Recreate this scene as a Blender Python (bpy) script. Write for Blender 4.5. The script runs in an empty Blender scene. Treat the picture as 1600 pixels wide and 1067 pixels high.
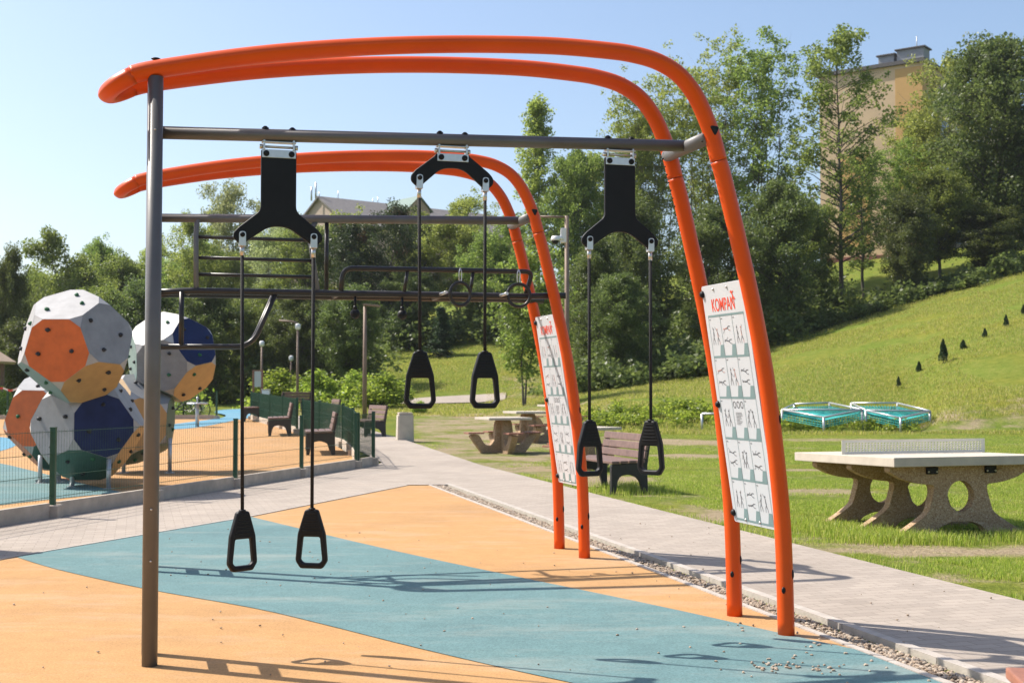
import bpy, bmesh, math, random
import numpy as np
from mathutils import Vector, Matrix
S = bpy.context.scene
COL = S.collection
R = math.radians
rnd = random.Random(7)
NR = np.random.default_rng(11)

# ------------------------------------------------------------------ camera numbers (pixels of the 1600 px photograph -> points of the place)
F, CX, CY, HC = 2000.0, 800.0, 533.5, 1.45
TH = math.atan(75 / 2000)
CO = Vector((0, 0, HC))
def ray(px, py):
    x = (px - CX) / F; y = (CY - py) / F
    return Vector((x, math.cos(TH) - y * math.sin(TH), math.sin(TH) + y * math.cos(TH)))
def at(px, py, Y):
    r = ray(px, py); return CO + r * (Y / r.y)
def onz(px, py, z=0.0):
    r = ray(px, py); return CO + r * ((z - HC) / r.z)

# ------------------------------------------------------------------ terrain height
TD = [0, 24, 38, 41, 44, 47, 50, 60, 75, 100, 140, 400]
TT = [(-2500, [0, 0, .24, .29, .34, .39, .44, .55, .8, 1.3, 3, 6]),
      (0,     [0, 0, .24, .29, .34, .39, .44, .55, .8, 1.5, 3, 6]),
      (350,   [0, 0, .24, .29, .34, .39, .44, .55, .72, 2.4, 7, 9]),
      (520,   [0, 0, .24, .29, .34, .39, .43, .70, 2.6, 6, 10, 12]),
      (620,   [0, 0, .24, .29, .34, .38, .42, .86, 3.5, 7, 11, 13]),
      (750,   [0, 0, .24, .29, .34, .38, .42, .92, 4.0, 8, 12, 14]),
      (880,   [0, 0, .24, .34, .44, .53, .62, 1.3, 4.0, 9, 12, 14]),
      (980,   [0, 0, .24, .72, 1.0, 1.1, 1.2, 1.6, 3.6, 10, 13, 15]),
      (1180,  [0, 0, .24, .85, 1.1, 1.25, 1.5, 2.5, 4.0, 11, 14, 16]),
      (1215,  [0, 0, .24, .27, .45, 1.15, 1.6, 2.8, 4.3, 11, 14, 16]),
      (1430,  [0, 0, .24, .28, .55, 1.2, 2.0, 4.4, 6.75, 12, 15, 17]),
      (1475,  [0, 0, .26, .95, 1.3, 1.7, 2.6, 4.8, 7.2, 12.4, 15, 17]),
      (1600,  [0, 0, .26, 1.25, 1.75, 2.6, 3.4, 5.6, 8.5, 13.5, 16, 18]),
      (2200,  [0, 0, .24, 1.40, 2.2, 3.2, 4.5, 8, 12, 17, 18, 20]),
      (4000,  [0, 0, .24, 1.40, 2.2, 3.2, 4.5, 8, 12, 17, 18, 20])]
TP = np.array([t[0] for t in TT], float)
TZ = np.array([t[1] for t in TT], float)
def G(x, y):
    if y < 1: return -.06
    px = min(3999, max(-2499, CX + F * x / y))
    j = min(len(TP) - 2, int(np.searchsorted(TP, px, 'right')) - 1)
    f = (px - TP[j]) / (TP[j + 1] - TP[j])
    col = TZ[j] * (1 - f) + TZ[j + 1] * f
    return float(np.interp(y, TD, col)) - .06
def gp(px, py, lo=6, hi=140):
    """point of the terrain under a pixel"""
    y = lo
    while y < hi:
        p = at(px, py, y)
        if p.z <= G(p.x, p.y): return Vector((p.x, p.y, G(p.x, p.y)))
        y += .1
    return at(px, py, hi)
def gd(px, Y):
    x = (px - CX) / F * Y
    return Vector((x, Y, G(x, Y)))
def floor_z(y): return .017 * max(0, y - 24)
def fp(px, py):
    y = 6
    while y < 80:
        p = at(px, py, y)
        if p.z <= floor_z(p.y): return Vector((p.x, p.y, floor_z(p.y)))
        y += .05

# ------------------------------------------------------------------ materials
def nodes(name):
    m = bpy.data.materials.new(name); m.use_nodes = True
    nt = m.node_tree; b = nt.nodes['Principled BSDF']
    return m, nt, b
def N(nt, t, **k):
    n = nt.nodes.new(t)
    for a, v in k.items():
        if a in n.inputs: n.inputs[a].default_value = v
        else: setattr(n, a, v)
    return n
def ramp(nt, src, stops):
    r = N(nt, 'ShaderNodeValToRGB'); e = r.color_ramp.elements
    while len(e) < len(stops): e.new(.5)
    for el, (p, c) in zip(e, stops):
        el.position = p; el.color = (*c, 1)
    nt.links.new(src, r.inputs[0]); return r
def noise(nt, vec, scale, detail=4, rough=.6):
    n = N(nt, 'ShaderNodeTexNoise'); n.inputs['Scale'].default_value = scale
    n.inputs['Detail'].default_value = detail; n.inputs['Roughness'].default_value = rough
    nt.links.new(vec, n.inputs['Vector']); return n
def mixc(nt, f, a, b, typ='MIX'):
    m = N(nt, 'ShaderNodeMix'); m.data_type = 'RGBA'; m.blend_type = typ
    for s, v in ((m.inputs[0], f), (m.inputs[6], a), (m.inputs[7], b)):
        if hasattr(v, 'is_output'): nt.links.new(v, s)
        elif isinstance(v, (int, float)): s.default_value = v
        else: s.default_value = (*v, 1)
    return m.outputs[2]
def coord(nt, which='Object'):
    return N(nt, 'ShaderNodeTexCoord').outputs[which]
def bump(nt, b, h, strength, dist):
    n = N(nt, 'ShaderNodeBump'); n.inputs['Strength'].default_value = strength; n.inputs['Distance'].default_value = dist
    nt.links.new(h, n.inputs['Height']); nt.links.new(n.outputs[0], b.inputs['Normal'])
def simple(name, c, rough=.5, metal=0, var=.12, scale=6, bmp=0, bscale=60, spec=None):
    m, nt, b = nodes(name)
    v = coord(nt); n = noise(nt, v, scale, 5)
    lo = tuple(x * (1 - var) for x in c); hi = tuple(min(1, x * (1 + var)) for x in c)
    r = ramp(nt, n.outputs['Fac'], [(.3, lo), (.7, hi)])
    nt.links.new(r.outputs[0], b.inputs['Base Color'])
    b.inputs['Roughness'].default_value = rough; b.inputs['Metallic'].default_value = metal
    if spec is not None: b.inputs['Specular IOR Level'].default_value = spec
    if bmp:
        n2 = noise(nt, v, bscale, 4); bump(nt, b, n2.outputs['Fac'], bmp, .01)
    return m
def rubber(name, c):
    m, nt, b = nodes(name); v = coord(nt)
    g = noise(nt, v, 260, 2); bl = noise(nt, v, .55, 5, .65); fl = noise(nt, v, 95, 2, .5)
    d = tuple(x * .74 for x in c); h = tuple(min(1, x * 1.16) for x in c)
    r = ramp(nt, g.outputs['Fac'], [(.3, d), (.52, c), (.75, h)])
    r2 = ramp(nt, bl.outputs['Fac'], [(.3, (.86, .86, .87)), (.5, (1, 1, 1)), (.72, (1.0, .98, .95))])
    o = mixc(nt, 1.0, r.outputs[0], r2.outputs[0], 'MULTIPLY')
    md = noise(nt, v, 7, 6, .75); r5 = ramp(nt, md.outputs['Fac'], [(.3, (.88, .88, .88)), (.7, (1.06, 1.06, 1.06))])
    o = mixc(nt, 1.0, o, r5.outputs[0], 'MULTIPLY')
    g2 = noise(nt, v, 70, 3, .8); r6 = ramp(nt, g2.outputs['Fac'], [(.35, (.74, .74, .74)), (.6, (1.08, 1.08, 1.08))])
    o = mixc(nt, 1.0, o, r6.outputs[0], 'MULTIPLY')
    r3 = ramp(nt, fl.outputs['Fac'], [(.70, (0, 0, 0)), (.78, (1, 1, 1))])
    o = mixc(nt, r3.outputs[0], o, tuple(x * .55 for x in c))
    # faint pale dust swept along the surface
    mp = N(nt, 'ShaderNodeMapping'); mp.inputs['Scale'].default_value = (.5, 1.6, 1); mp.inputs['Rotation'].default_value = (0, 0, .5)
    nt.links.new(v, mp.inputs['Vector'])
    du = noise(nt, mp.outputs[0], 1.3, 6, .7)
    r4 = ramp(nt, du.outputs['Fac'], [(.5, (0, 0, 0)), (.8, (.35, .35, .35))])
    o = mixc(nt, r4.outputs[0], o, (.50, .44, .36))
    nt.links.new(o, b.inputs['Base Color']); b.inputs['Roughness'].default_value = .92
    b.inputs['Specular IOR Level'].default_value = .25
    bump(nt, b, g.outputs['Fac'], .35, .004)
    return m
def leafmat(name, cols, trans=.35, patches=None):
    m, nt, b = nodes(name)
    gi = N(nt, 'ShaderNodeNewGeometry')
    r = ramp(nt, gi.outputs['Random Per Island'], [(i / (len(cols) - 1), c) for i, c in enumerate(cols)])
    o = r.outputs[0]
    oi = N(nt, 'ShaderNodeObjectInfo')
    hs = N(nt, 'ShaderNodeHueSaturation')
    mr = N(nt, 'ShaderNodeMapRange'); nt.links.new(oi.outputs['Random'], mr.inputs[0])
    mr.inputs[3].default_value = .472; mr.inputs[4].default_value = .50
    nt.links.new(mr.outputs[0], hs.inputs['Hue'])
    mr2 = N(nt, 'ShaderNodeMapRange'); nt.links.new(oi.outputs['Random'], mr2.inputs[0])
    mr2.inputs[3].default_value = .95; mr2.inputs[4].default_value = 1.35
    nt.links.new(mr2.outputs[0], hs.inputs['Value'])
    nt.links.new(o, hs.inputs['Color']); o = hs.outputs[0]
    if patches:
        n = noise(nt, coord(nt), .45, 2)
        r2 = ramp(nt, n.outputs['Fac'], [(.62, (0, 0, 0)), (.68, (.8, .8, .8))])
        o = mixc(nt, r2.outputs[0], o, patches)
    nt.links.new(o, b.inputs['Base Color'])
    b.inputs['Roughness'].default_value = .45; b.inputs['Specular IOR Level'].default_value = .35
    t = N(nt, 'ShaderNodeBsdfTranslucent'); nt.links.new(o, t.inputs['Color'])
    hs2 = N(nt, 'ShaderNodeHueSaturation'); hs2.inputs['Saturation'].default_value = 1.0; hs2.inputs['Value'].default_value = 1.9
    nt.links.new(o, hs2.inputs['Color']); nt.links.new(hs2.outputs[0], t.inputs['Color'])
    mx = N(nt, 'ShaderNodeMixShader'); mx.inputs[0].default_value = trans
    nt.links.new(b.outputs[0], mx.inputs[1]); nt.links.new(t.outputs[0], mx.inputs[2])
    nt.links.new(mx.outputs[0], nt.nodes['Material Output'].inputs['Surface'])
    return m

M = {}
def orange_paint():
    m, nt, b = nodes('orange_paint'); v = coord(nt)
    n = noise(nt, v, 3, 5); r = ramp(nt, n.outputs['Fac'], [(.3, (.70, .076, .004)), (.7, (.78, .092, .005))])
    du = noise(nt, v, 14, 6, .7); r2 = ramp(nt, du.outputs['Fac'], [(.68, (0, 0, 0)), (.9, (.12, .12, .12))])
    o = mixc(nt, r2.outputs[0], r.outputs[0], (.55, .30, .16))
    nt.links.new(o, b.inputs['Base Color']); b.inputs['Roughness'].default_value = .36; b.inputs['Specular IOR Level'].default_value = .32
    n2 = noise(nt, v, 400, 2); bump(nt, b, n2.outputs['Fac'], .06, .002)
    return m
M['orange'] = orange_paint()
M['grey'] = simple('grey_powder_coat', (.14, .132, .128), .42, .25, .12, 4, .08, 300)
M['greylit'] = simple('grey_sunlit_tone', (.15, .15, .15), .5, .1, .08, 5)  # paler grey for tubes in the sun, the light put into the colour
M['black'] = simple('black_plastic', (.008, .008, .009), .5, 0, .25, 8, .1, 200, .28)
M['blackmetal'] = simple('black_painted_steel', (.028, .023, .020), .38, .1, .2, 6)
M['rope'] = simple('black_rope', (.012, .012, .013), .8, 0, .3, 60, .6, 220)
M['steel'] = simple('stainless_steel', (.62, .60, .57), .32, .9, .08, 20)
M['rub_o'] = rubber('orange_rubber', (.50, .282, .118))
M['rub_t'] = rubber('teal_rubber', (.135, .236, .240))
M['rub_b'] = rubber('blue_rubber', (.13, .31, .42))
M['concrete'] = simple('concrete', (.47, .40, .32), .9, 0, .16, 5, .35, 45)
M['concrete_lt'] = simple('pale_concrete', (.50, .44, .36), .85, 0, .1, 6, .25, 60)
M['kerb'] = simple('kerb_concrete', (.42, .37, .32), .9, 0, .15, 9, .4, 70)
M['green'] = simple('green_powder_coat', (.018, .075, .042), .4, .1, .2, 5)
M['slat'] = simple('brown_slat', (.17, .105, .085), .55, 0, .25, 12, .2, 40)
M['slat2'] = simple('red_brown_slat', (.30, .13, .085), .55, 0, .2, 12, .2, 40)
M['cast'] = simple('charcoal_cast', (.024, .022, .022), .55, 0, .2, 8)
M['white'] = simple('sign_white', (.56, .565, .58), .35, 0, .03, 3)
M['teal_print'] = simple('teal_print', (.18, .26, .26), .5, 0, .05, 5)
M['red_print'] = simple('red_print', (.75, .07, .03), .5, 0, .05, 5)
M['dark_print'] = simple('dark_print', (.09, .09, .10), .5, 0, .2, 30)
M['rose_print'] = simple('rose_print', (.55, .22, .16), .5, 0, .2, 30)
M['white_pl'] = simple('white_plastic', (.75, .74, .73), .4, 0, .05, 5)
M['lamp_pole'] = simple('brown_pole', (.21, .145, .105), .6, .1, .15, 4)
M['bark'] = simple('bark', (.10, .085, .07), .9, 0, .35, 5, .7, 18)
M['birch'] = simple('pale_bark', (.16, .14, .115), .9, 0, .4, 3, .6, 18)
M['gal'] = simple('galvanised_steel', (.50, .51, .51), .4, .6, .12, 9)
M['net'] = simple('turquoise_net', (.02, .30, .28), .8, 0, .2, 9)
M['red_rail'] = simple('red_paint', (.45, .09, .06), .5, 0, .1, 5)

def aggregate():
    m, nt, b = nodes('washed_aggregate'); v = coord(nt)
    vo = N(nt, 'ShaderNodeTexVoronoi'); vo.inputs['Scale'].default_value = 85; nt.links.new(v, vo.inputs['Vector'])
    r = ramp(nt, vo.outputs['Color'], [(.1, (.29, .175, .095)), (.45, (.43, .285, .165)), (.75, (.50, .36, .225)), (.95, (.58, .46, .34))])
    n = noise(nt, v, 4, 4); r2 = ramp(nt, n.outputs['Fac'], [(.3, (.8, .8, .8)), (.7, (1, 1, 1))])
    o = mixc(nt, 1., r.outputs[0], r2.outputs[0], 'MULTIPLY')
    nt.links.new(o, b.inputs['Base Color']); b.inputs['Roughness'].default_value = .9
    bump(nt, b, vo.outputs['Distance'], .5, .006)
    return m
M['aggregate'] = aggregate()
def paving():
    m, nt, b = nodes('concrete_pavers'); v = coord(nt)
    mp = N(nt, 'ShaderNodeMapping'); mp.inputs['Rotation'].default_value = (0, 0, R(-16.3)); nt.links.new(v, mp.inputs['Vector'])
    br = N(nt, 'ShaderNodeTexBrick'); nt.links.new(mp.outputs[0], br.inputs['Vector'])
    br.inputs['Scale'].default_value = 1; br.inputs['Brick Width'].default_value = .2; br.inputs['Row Height'].default_value = .1
    br.inputs['Mortar Size'].default_value = .004; br.inputs['Mortar Smooth'].default_value = .3
    br.inputs['Color1'].default_value = (.41, .345, .285, 1); br.inputs['Color2'].default_value = (.345, .29, .24, 1)
    br.inputs['Mortar'].default_value = (.24, .20, .16, 1)
    n = noise(nt, v, .7, 6, .65); r = ramp(nt, n.outputs['Fac'], [(.3, (.84, .83, .82)), (.55, (1, 1, 1)), (.8, (1.0, .97, .93))])
    o = mixc(nt, 1., br.outputs['Color'], r.outputs[0], 'MULTIPLY')
    n2 = noise(nt, v, 130, 3); r2 = ramp(nt, n2.outputs['Fac'], [(.35, (.88, .88, .88)), (.6, (1, 1, 1))])
    o = mixc(nt, 1., o, r2.outputs[0], 'MULTIPLY')
    n3 = noise(nt, v, 7, 4, .7); r3 = ramp(nt, n3.outputs['Fac'], [(.66, (0, 0, 0)), (.8, (.4, .4, .4))])
    o = mixc(nt, r3.outputs[0], o, (.52, .44, .34))
    nt.links.new(o, b.inputs['Base Color']); b.inputs['Roughness'].default_value = .9
    bump(nt, b, br.outputs['Fac'], -.35, .004)
    return m
M['paving'] = paving()
def grassland():
    m, nt, b = nodes('meadow_ground'); v = coord(nt)
    n1 = noise(nt, v, .35, 6, .65); n2 = noise(nt, v, 3.0, 5, .7); n3 = noise(nt, v, 22, 4, .7)
    g = ramp(nt, n2.outputs['Fac'], [(.28, (.11, .155, .022)), (.5, (.18, .215, .035)), (.74, (.27, .265, .065))])
    y = ramp(nt, n1.outputs['Fac'], [(.32, (.88, 1.0, .8)), (.5, (1, 1, 1)), (.70, (1.25, 1.05, .9))])
    o = mixc(nt, 1., g.outputs[0], y.outputs[0], 'MULTIPLY')
    f = ramp(nt, n3.outputs['Fac'], [(.3, (.62, .66, .6)), (.6, (1, 1, 1))])
    o = mixc(nt, 1., o, f.outputs[0], 'MULTIPLY')
    at_ = N(nt, 'ShaderNodeAttribute'); at_.attribute_name = 'dry'
    # bare sandy soil where the attribute and the noise agree
    ad = N(nt, 'ShaderNodeMath', operation='ADD'); nt.links.new(at_.outputs['Fac'], ad.inputs[0])
    n4 = noise(nt, v, .9, 6, .7); mu = N(nt, 'ShaderNodeMath', operation='MULTIPLY_ADD'); nt.links.new(n4.outputs['Fac'], mu.inputs[0])
    mu.inputs[1].default_value = 1.5; mu.inputs[2].default_value = -.75
    nt.links.new(mu.outputs[0], ad.inputs[1])
    msk = ramp(nt, ad.outputs[0], [(.34, (0, 0, 0)), (.62, (1, 1, 1))])
    so = ramp(nt, n3.outputs['Fac'], [(.3, (.24, .18, .105)), (.65, (.40, .32, .21))])
    o = mixc(nt, msk.outputs[0], o, so.outputs[0])
    nt.links.new(o, b.inputs['Base Color']); b.inputs['Roughness'].default_value = 1; b.inputs['Specular IOR Level'].default_value = .1
    bump(nt, b, n3.outputs['Fac'], .9, .06)
    return m
M['ground'] = grassland()
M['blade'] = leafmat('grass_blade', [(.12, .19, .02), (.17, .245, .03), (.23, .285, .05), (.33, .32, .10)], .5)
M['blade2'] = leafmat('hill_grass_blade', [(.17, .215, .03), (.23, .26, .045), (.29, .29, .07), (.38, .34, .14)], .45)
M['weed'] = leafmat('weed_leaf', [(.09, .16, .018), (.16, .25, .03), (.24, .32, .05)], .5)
M['leaf_mid'] = leafmat('leaf_mid', [(.08, .125, .026), (.125, .175, .034), (.17, .22, .05)], .48)
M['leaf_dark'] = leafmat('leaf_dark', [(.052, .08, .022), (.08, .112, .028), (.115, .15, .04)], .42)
M['leaf_light'] = leafmat('leaf_light', [(.12, .175, .034), (.175, .23, .045), (.23, .275, .07)], .5)
M['leaf_pale'] = leafmat('leaf_pale', [(.15, .19, .07), (.20, .24, .095), (.27, .30, .14)], .5)
M['leaf_red'] = leafmat('leaf_with_dead_twigs', [(.022, .047, .014), (.04, .07, .02), (.06, .095, .03)], .3, (.11, .055, .028))
M['needle'] = leafmat('conifer_needle', [(.016, .038, .014), (.028, .058, .02), (.045, .078, .028)], .15)

# ------------------------------------------------------------------ mesh builder
class MB:
    def __init__(s): s.v = []; s.f = []; s.m = []; s.sm = []
    def add(s, vs, fs, mi=0, smooth=False):
        o = len(s.v); s.v += [tuple(v) for v in vs]
        for f in fs: s.f.append([i + o for i in f]); s.m.append(mi); s.sm.append(smooth)
    def box(s, c, d, rot=None, mi=0):
        vs = []
        for i in (-.5, .5):
            for j in (-.5, .5):
                for k in (-.5, .5):
                    p = Vector((i * d[0], j * d[1], k * d[2]))
                    if rot is not None: p = rot @ p
                    vs.append(p + Vector(c))
        s.add(vs, [(0, 1, 3, 2), (4, 6, 7, 5), (0, 4, 5, 1), (2, 3, 7, 6), (0, 2, 6, 4), (1, 5, 7, 3)], mi); return s
    def rbox(s, c, d, r=.01, rot=None, mi=0):
        b = bmesh.new(); bmesh.ops.create_cube(b, size=1)
        for v in b.verts: v.co = Vector((v.co.x * d[0], v.co.y * d[1], v.co.z * d[2]))
        bmesh.ops.bevel(b, geom=b.edges[:] + b.verts[:], offset=r, segments=2, profile=.6, affect='EDGES')
        s.bm(b, c, rot, mi); b.free(); return s
    def bm(s, b, c=(0, 0, 0), rot=None, mi=0, smooth=False):
        b.verts.index_update()
        vs = [(rot @ v.co if rot is not None else v.co) + Vector(c) for v in b.verts]
        s.add(vs, [[v.index for v in f.verts] for f in b.faces], mi, smooth)
    def mesh(s, me, mat=None, mi=0, smooth=False):
        mat = mat or Matrix()
        s.add([mat @ v.co for v in me.vertices], [list(p.vertices) for p in me.polygons], mi, smooth); return s
    def tube(s, pts, r, n=10, mi=0, caps=True, prof=None, up=None, smooth=True):
        pts = [Vector(p) for p in pts]; k = len(pts)
        rs = r if isinstance(r, (list, tuple)) else [r] * k
        tang = []
        for i in range(k):
            t = (pts[min(k - 1, i + 1)] - pts[max(0, i - 1)]).normalized(); tang.append(t)
        u = Vector(up) if up else (Vector((0, 0, 1)) if abs(tang[0].z) < .9 else Vector((1, 0, 0)))
        u = (u - tang[0] * u.dot(tang[0])).normalized()
        vs = []
        for i in range(k):
            u = (u - tang[i] * u.dot(tang[i])).normalized(); w = tang[i].cross(u)
            for a in range(n):
                ph = 2 * math.pi * a / n; q = prof(ph) if prof else 1
                vs.append(pts[i] + (u * math.cos(ph) + w * math.sin(ph)) * rs[i] * q)
        fs = []
        for i in range(k - 1):
            for a in range(n):
                b = (a + 1) % n
                fs.append((i * n + a, i * n + b, (i + 1) * n + b, (i + 1) * n + a))
        s.add(vs, fs, mi, smooth)
        if caps:
            o = len(s.v) - len(vs)
            s.f.append([o + a for a in reversed(range(n))]); s.m.append(mi); s.sm.append(False)
            s.f.append([o + (k - 1) * n + a for a in range(n)]); s.m.append(mi); s.sm.append(False)
        return s
    def lathe(s, prof, c=(0, 0, 0), n=16, mi=0, axis=None, smooth=True):
        rot = Vector((0, 0, 1)).rotation_difference(Vector(axis)) if axis else None
        vs = []
        for r, z in prof:
            for a in range(n):
                p = Vector((r * math.cos(2 * math.pi * a / n), r * math.sin(2 * math.pi * a / n), z))
                if rot: p = rot @ p
                vs.append(p + Vector(c))
        fs = [(i * n + a, i * n + (a + 1) % n, (i + 1) * n + (a + 1) % n, (i + 1) * n + a) for i in range(len(prof) - 1) for a in range(n)]
        s.add(vs, fs, mi, smooth); return s
    def sphere(s, c, r, n=10, mi=0, sc=(1, 1, 1)):
        return s.lathe_sc(c, r, n, mi, sc)
    def lathe_sc(s, c, r, n, mi, sc):
        vs = []; k = max(4, n // 2 + 1)
        for i in range(k + 1):
            th = math.pi * i / k
            for a in range(n):
                ph = 2 * math.pi * a / n
                vs.append((c[0] + r * sc[0] * math.sin(th) * math.cos(ph), c[1] + r * sc[1] * math.sin(th) * math.sin(ph), c[2] - r * sc[2] * math.cos(th)))
        s.add(vs, [(i * n + a, i * n + (a + 1) % n, (i + 1) * n + (a + 1) % n, (i + 1) * n + a) for i in range(k) for a in range(n)], mi, True); return s
    def data(s, name, mats):
        me = bpy.data.meshes.new(name); me.from_pydata(s.v, [], s.f)
        for m in mats: me.materials.append(m)
        me.polygons.foreach_set('material_index', s.m); me.polygons.foreach_set('use_smooth', s.sm); me.update()
        return me
    def build(s, name, mats, parent=None, loc=None, label=None):
        if not isinstance(mats, (list, tuple)): mats = [mats]
        return link(name, s.data(name, mats), parent, loc, label)
def link(name, me, parent=None, loc=None, label=None):
    o = bpy.data.objects.new(name, me); COL.objects.link(o)
    if parent: o.parent = parent
    if loc is not None: o.location = loc
    if label: o['label'] = label
    return o
def tag(o, label=None, cat=None, group=None, kind=None):
    if label: o['label'] = label
    if cat: o['category'] = cat
    if group: o['group'] = group
    if kind: o['kind'] = kind
    return o
def thing(name, label, cat, loc=(0, 0, 0), rz=0, group=None):
    o = bpy.data.objects.new(name, None); COL.objects.link(o); o.location = loc; o.rotation_euler = (0, 0, rz)
    o.empty_display_size = .1
    return tag(o, label, cat, group)
def copy_tree(o, parent=None):
    c = o.copy(); COL.objects.link(c)
    if parent: c.parent = parent
    for ch in list(o.children): copy_tree(ch, c)
    return c
def place(src, first, loc, rz, label=None, group=None, sc=None):
    o = src if first else copy_tree(src)
    o.location = loc; o.rotation_euler = (0, 0, rz)
    if sc: o.scale = sc
    if label: o['label'] = label
    if group: o['group'] = group
    return o
def curve_mesh(loops, depth, bevel=.004, res=2):
    """solid of an outline with holes, thickness along local z, centred"""
    cu = bpy.data.curves.new('outline', 'CURVE'); cu.dimensions = '2D'; cu.fill_mode = 'BOTH'
    cu.extrude = max(.0005, depth / 2 - bevel); cu.bevel_depth = bevel; cu.bevel_resolution = res; cu.offset = -bevel
    for L in loops:
        sp = cu.splines.new('POLY'); sp.points.add(len(L) - 1)
        for p, q in zip(sp.points, L): p.co = (q[0], q[1], 0, 1)
        sp.use_cyclic_u = True
    o = bpy.data.objects.new('outline', cu); COL.objects.link(o)
    dg = bpy.context.evaluated_depsgraph_get(); dg.update()
    me = bpy.data.meshes.new_from_object(o.evaluated_get(dg))
    bpy.data.objects.remove(o); bpy.data.curves.remove(cu)
    return me
def text_mesh(t, size, depth=.0006):
    cu = bpy.data.curves.new('text', 'FONT'); cu.body = t; cu.size = size; cu.extrude = depth; cu.align_x = 'LEFT'; cu.offset = size * .008
    o = bpy.data.objects.new('text', cu); COL.objects.link(o)
    dg = bpy.context.evaluated_depsgraph_get(); dg.update()
    me = bpy.data.meshes.new_from_object(o.evaluated_get(dg))
    bpy.data.objects.remove(o); bpy.data.curves.remove(cu)
    return me
def roundpoly(pts, rad, seg=4):
    out = []; n = len(pts)
    for i in range(n):
        p = Vector(pts[i]); a = Vector(pts[i - 1]); b = Vector(pts[(i + 1) % n])
        r = rad[i] if isinstance(rad, (list, tuple)) else rad
        da = (a - p); db = (b - p)
        r = min(r, da.length * .45, db.length * .45)
        if r < 1e-5: out.append(tuple(p)); continue
        p0 = p + da.normalized() * r; p1 = p + db.normalized() * r
        for k in range(seg + 1):
            t = k / seg; out.append(tuple(p0 * (1 - t) ** 2 + p * 2 * t * (1 - t) + p1 * t * t))
    return out
def poly_sheet(name, pts, mat, kind='structure'):
    b = bmesh.new(); vs = [b.verts.new(p) for p in pts]; f = b.faces.new(vs)
    bmesh.ops.triangulate(b, faces=[f])
    bmesh.ops.recalc_face_normals(b, faces=b.faces[:])
    me = bpy.data.meshes.new(name); b.to_mesh(me); b.free()
    me.materials.append(mat)
    if me.polygons and sum(p.normal.z * p.area for p in me.polygons) < 0: me.flip_normals()
    o = link(name, me); o['kind'] = kind; return o
def catmull(pts, k=6):
    pts = [Vector(p) for p in pts]; out = []
    for i in range(len(pts) - 1):
        p0 = pts[max(0, i - 1)]; p1 = pts[i]; p2 = pts[i + 1]; p3 = pts[min(len(pts) - 1, i + 2)]
        for j in range(k):
            t = j / k
            out.append(.5 * ((2 * p1) + (p2 - p0) * t + (2 * p0 - 5 * p1 + 4 * p2 - p3) * t * t + (3 * p1 - p0 - 3 * p2 + p3) * t ** 3))
    out.append(pts[-1]); return out

# ------------------------------------------------------------------ frames of reference
A0 = R(16.3)
U = Vector((math.cos(A0), math.sin(A0), 0)); V = Vector((-math.sin(A0), math.cos(A0), 0))
O1 = Vector((-1.95, 6.94, 0)); O2 = O1 + Vector((-.997, 3.48, 0))

# ================================================================== SETTING
DRY = [(4.4, 12.05, 2.3, .55), (4.6, 19.0, 1.1, .5), (4.2, 33, 1.9, 1.6), (2.5, 15.2, .6, .9), (7.2, 24, 2.6, .5), (1.6, 21.5, .8, 1.5), (3.9, 28, 1.4, .6), (9.5, 34, 3, .8), (5.6, 10.6, .9, .25)]     # bare worn patches of the lawn
def terrain():
    xs = sorted(set(list(np.arange(-420, -70, 25)) + list(np.arange(-70, -14, 1.4)) + list(np.arange(-14, 16, .5)) + list(np.arange(16, 74, 1.4)) + list(np.arange(75, 440, 25))))
    ys = sorted(set(list(np.arange(-60, 0, 10)) + list(np.arange(0, 44, .6)) + list(np.arange(44, 112, 1.2)) + list(np.arange(113, 160, 6)) + list(np.arange(165, 620, 35))))
    vs, dry = [], []
    from mathutils import noise as mn
    for y in ys:
        for x in xs:
            z = G(x, y)
            px = CX + F * x / max(1, y)
            amp = 0 if y < 9 else .012 if y < 36 else .05 if y < 44 else .10
            if 56 < y < 63.5 and 470 < px < 790: amp = .015
            if x > -3.5 - (y - 24) * .3 or y > 47:
                z += amp * mn.noise(Vector((x * .8, y * .8, 0))) + (amp * 1.4 if y > 40 else 0) * mn.noise(Vector((x * .2, y * .2, 3)))
            vs.append((x, y, z))
            d = 0
            if 610 < px < 1010 and 20 < y < 52: d = .52 * min(1, (y - 18) / 6) * min(1, (px - 600) / 60) * min(1, (1060 - px) / 160)
            if px > 1000 and 12 < y < 33: d = .28
            for ex, ey, ea, eb in DRY:
                q = ((x - ex) / ea) ** 2 + ((y - ey) / eb) ** 2
                if q < 1.6: d = max(d, .62 * min(1, 1.6 - q))
            if px > 1420 and 38 < y < 41.0: d = .45
            if px > 900 and 58 < y < 70 and px < 1060: d = .3
            if 770 < px < 900 and 52 < y < 66: d = .4
            # strip of worn soil along the path
            e = 3.52 - (y - 8.84) * .262
            if .2 < x - e < 1.1 and 9 < y < 22: d = max(d, .42)
            if 2.6 < x < 6.5 and 11.6 < y < 12.7: d = max(d, .48)
            dry.append(d)
    w = len(xs)
    fs = [(j * w + i, j * w + i + 1, (j + 1) * w + i + 1, (j + 1) * w + i) for j in range(len(ys) - 1) for i in range(w - 1)]
    me = bpy.data.meshes.new('terrain'); me.from_pydata(vs, [], fs)
    a = me.attributes.new('dry', 'FLOAT', 'POINT'); a.data.foreach_set('value', dry)
    me.polygons.foreach_set('use_smooth', [True] * len(fs)); me.materials.append(M['ground']); me.update()
    link('terrain', me)['kind'] = 'structure'
terrain()

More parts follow.
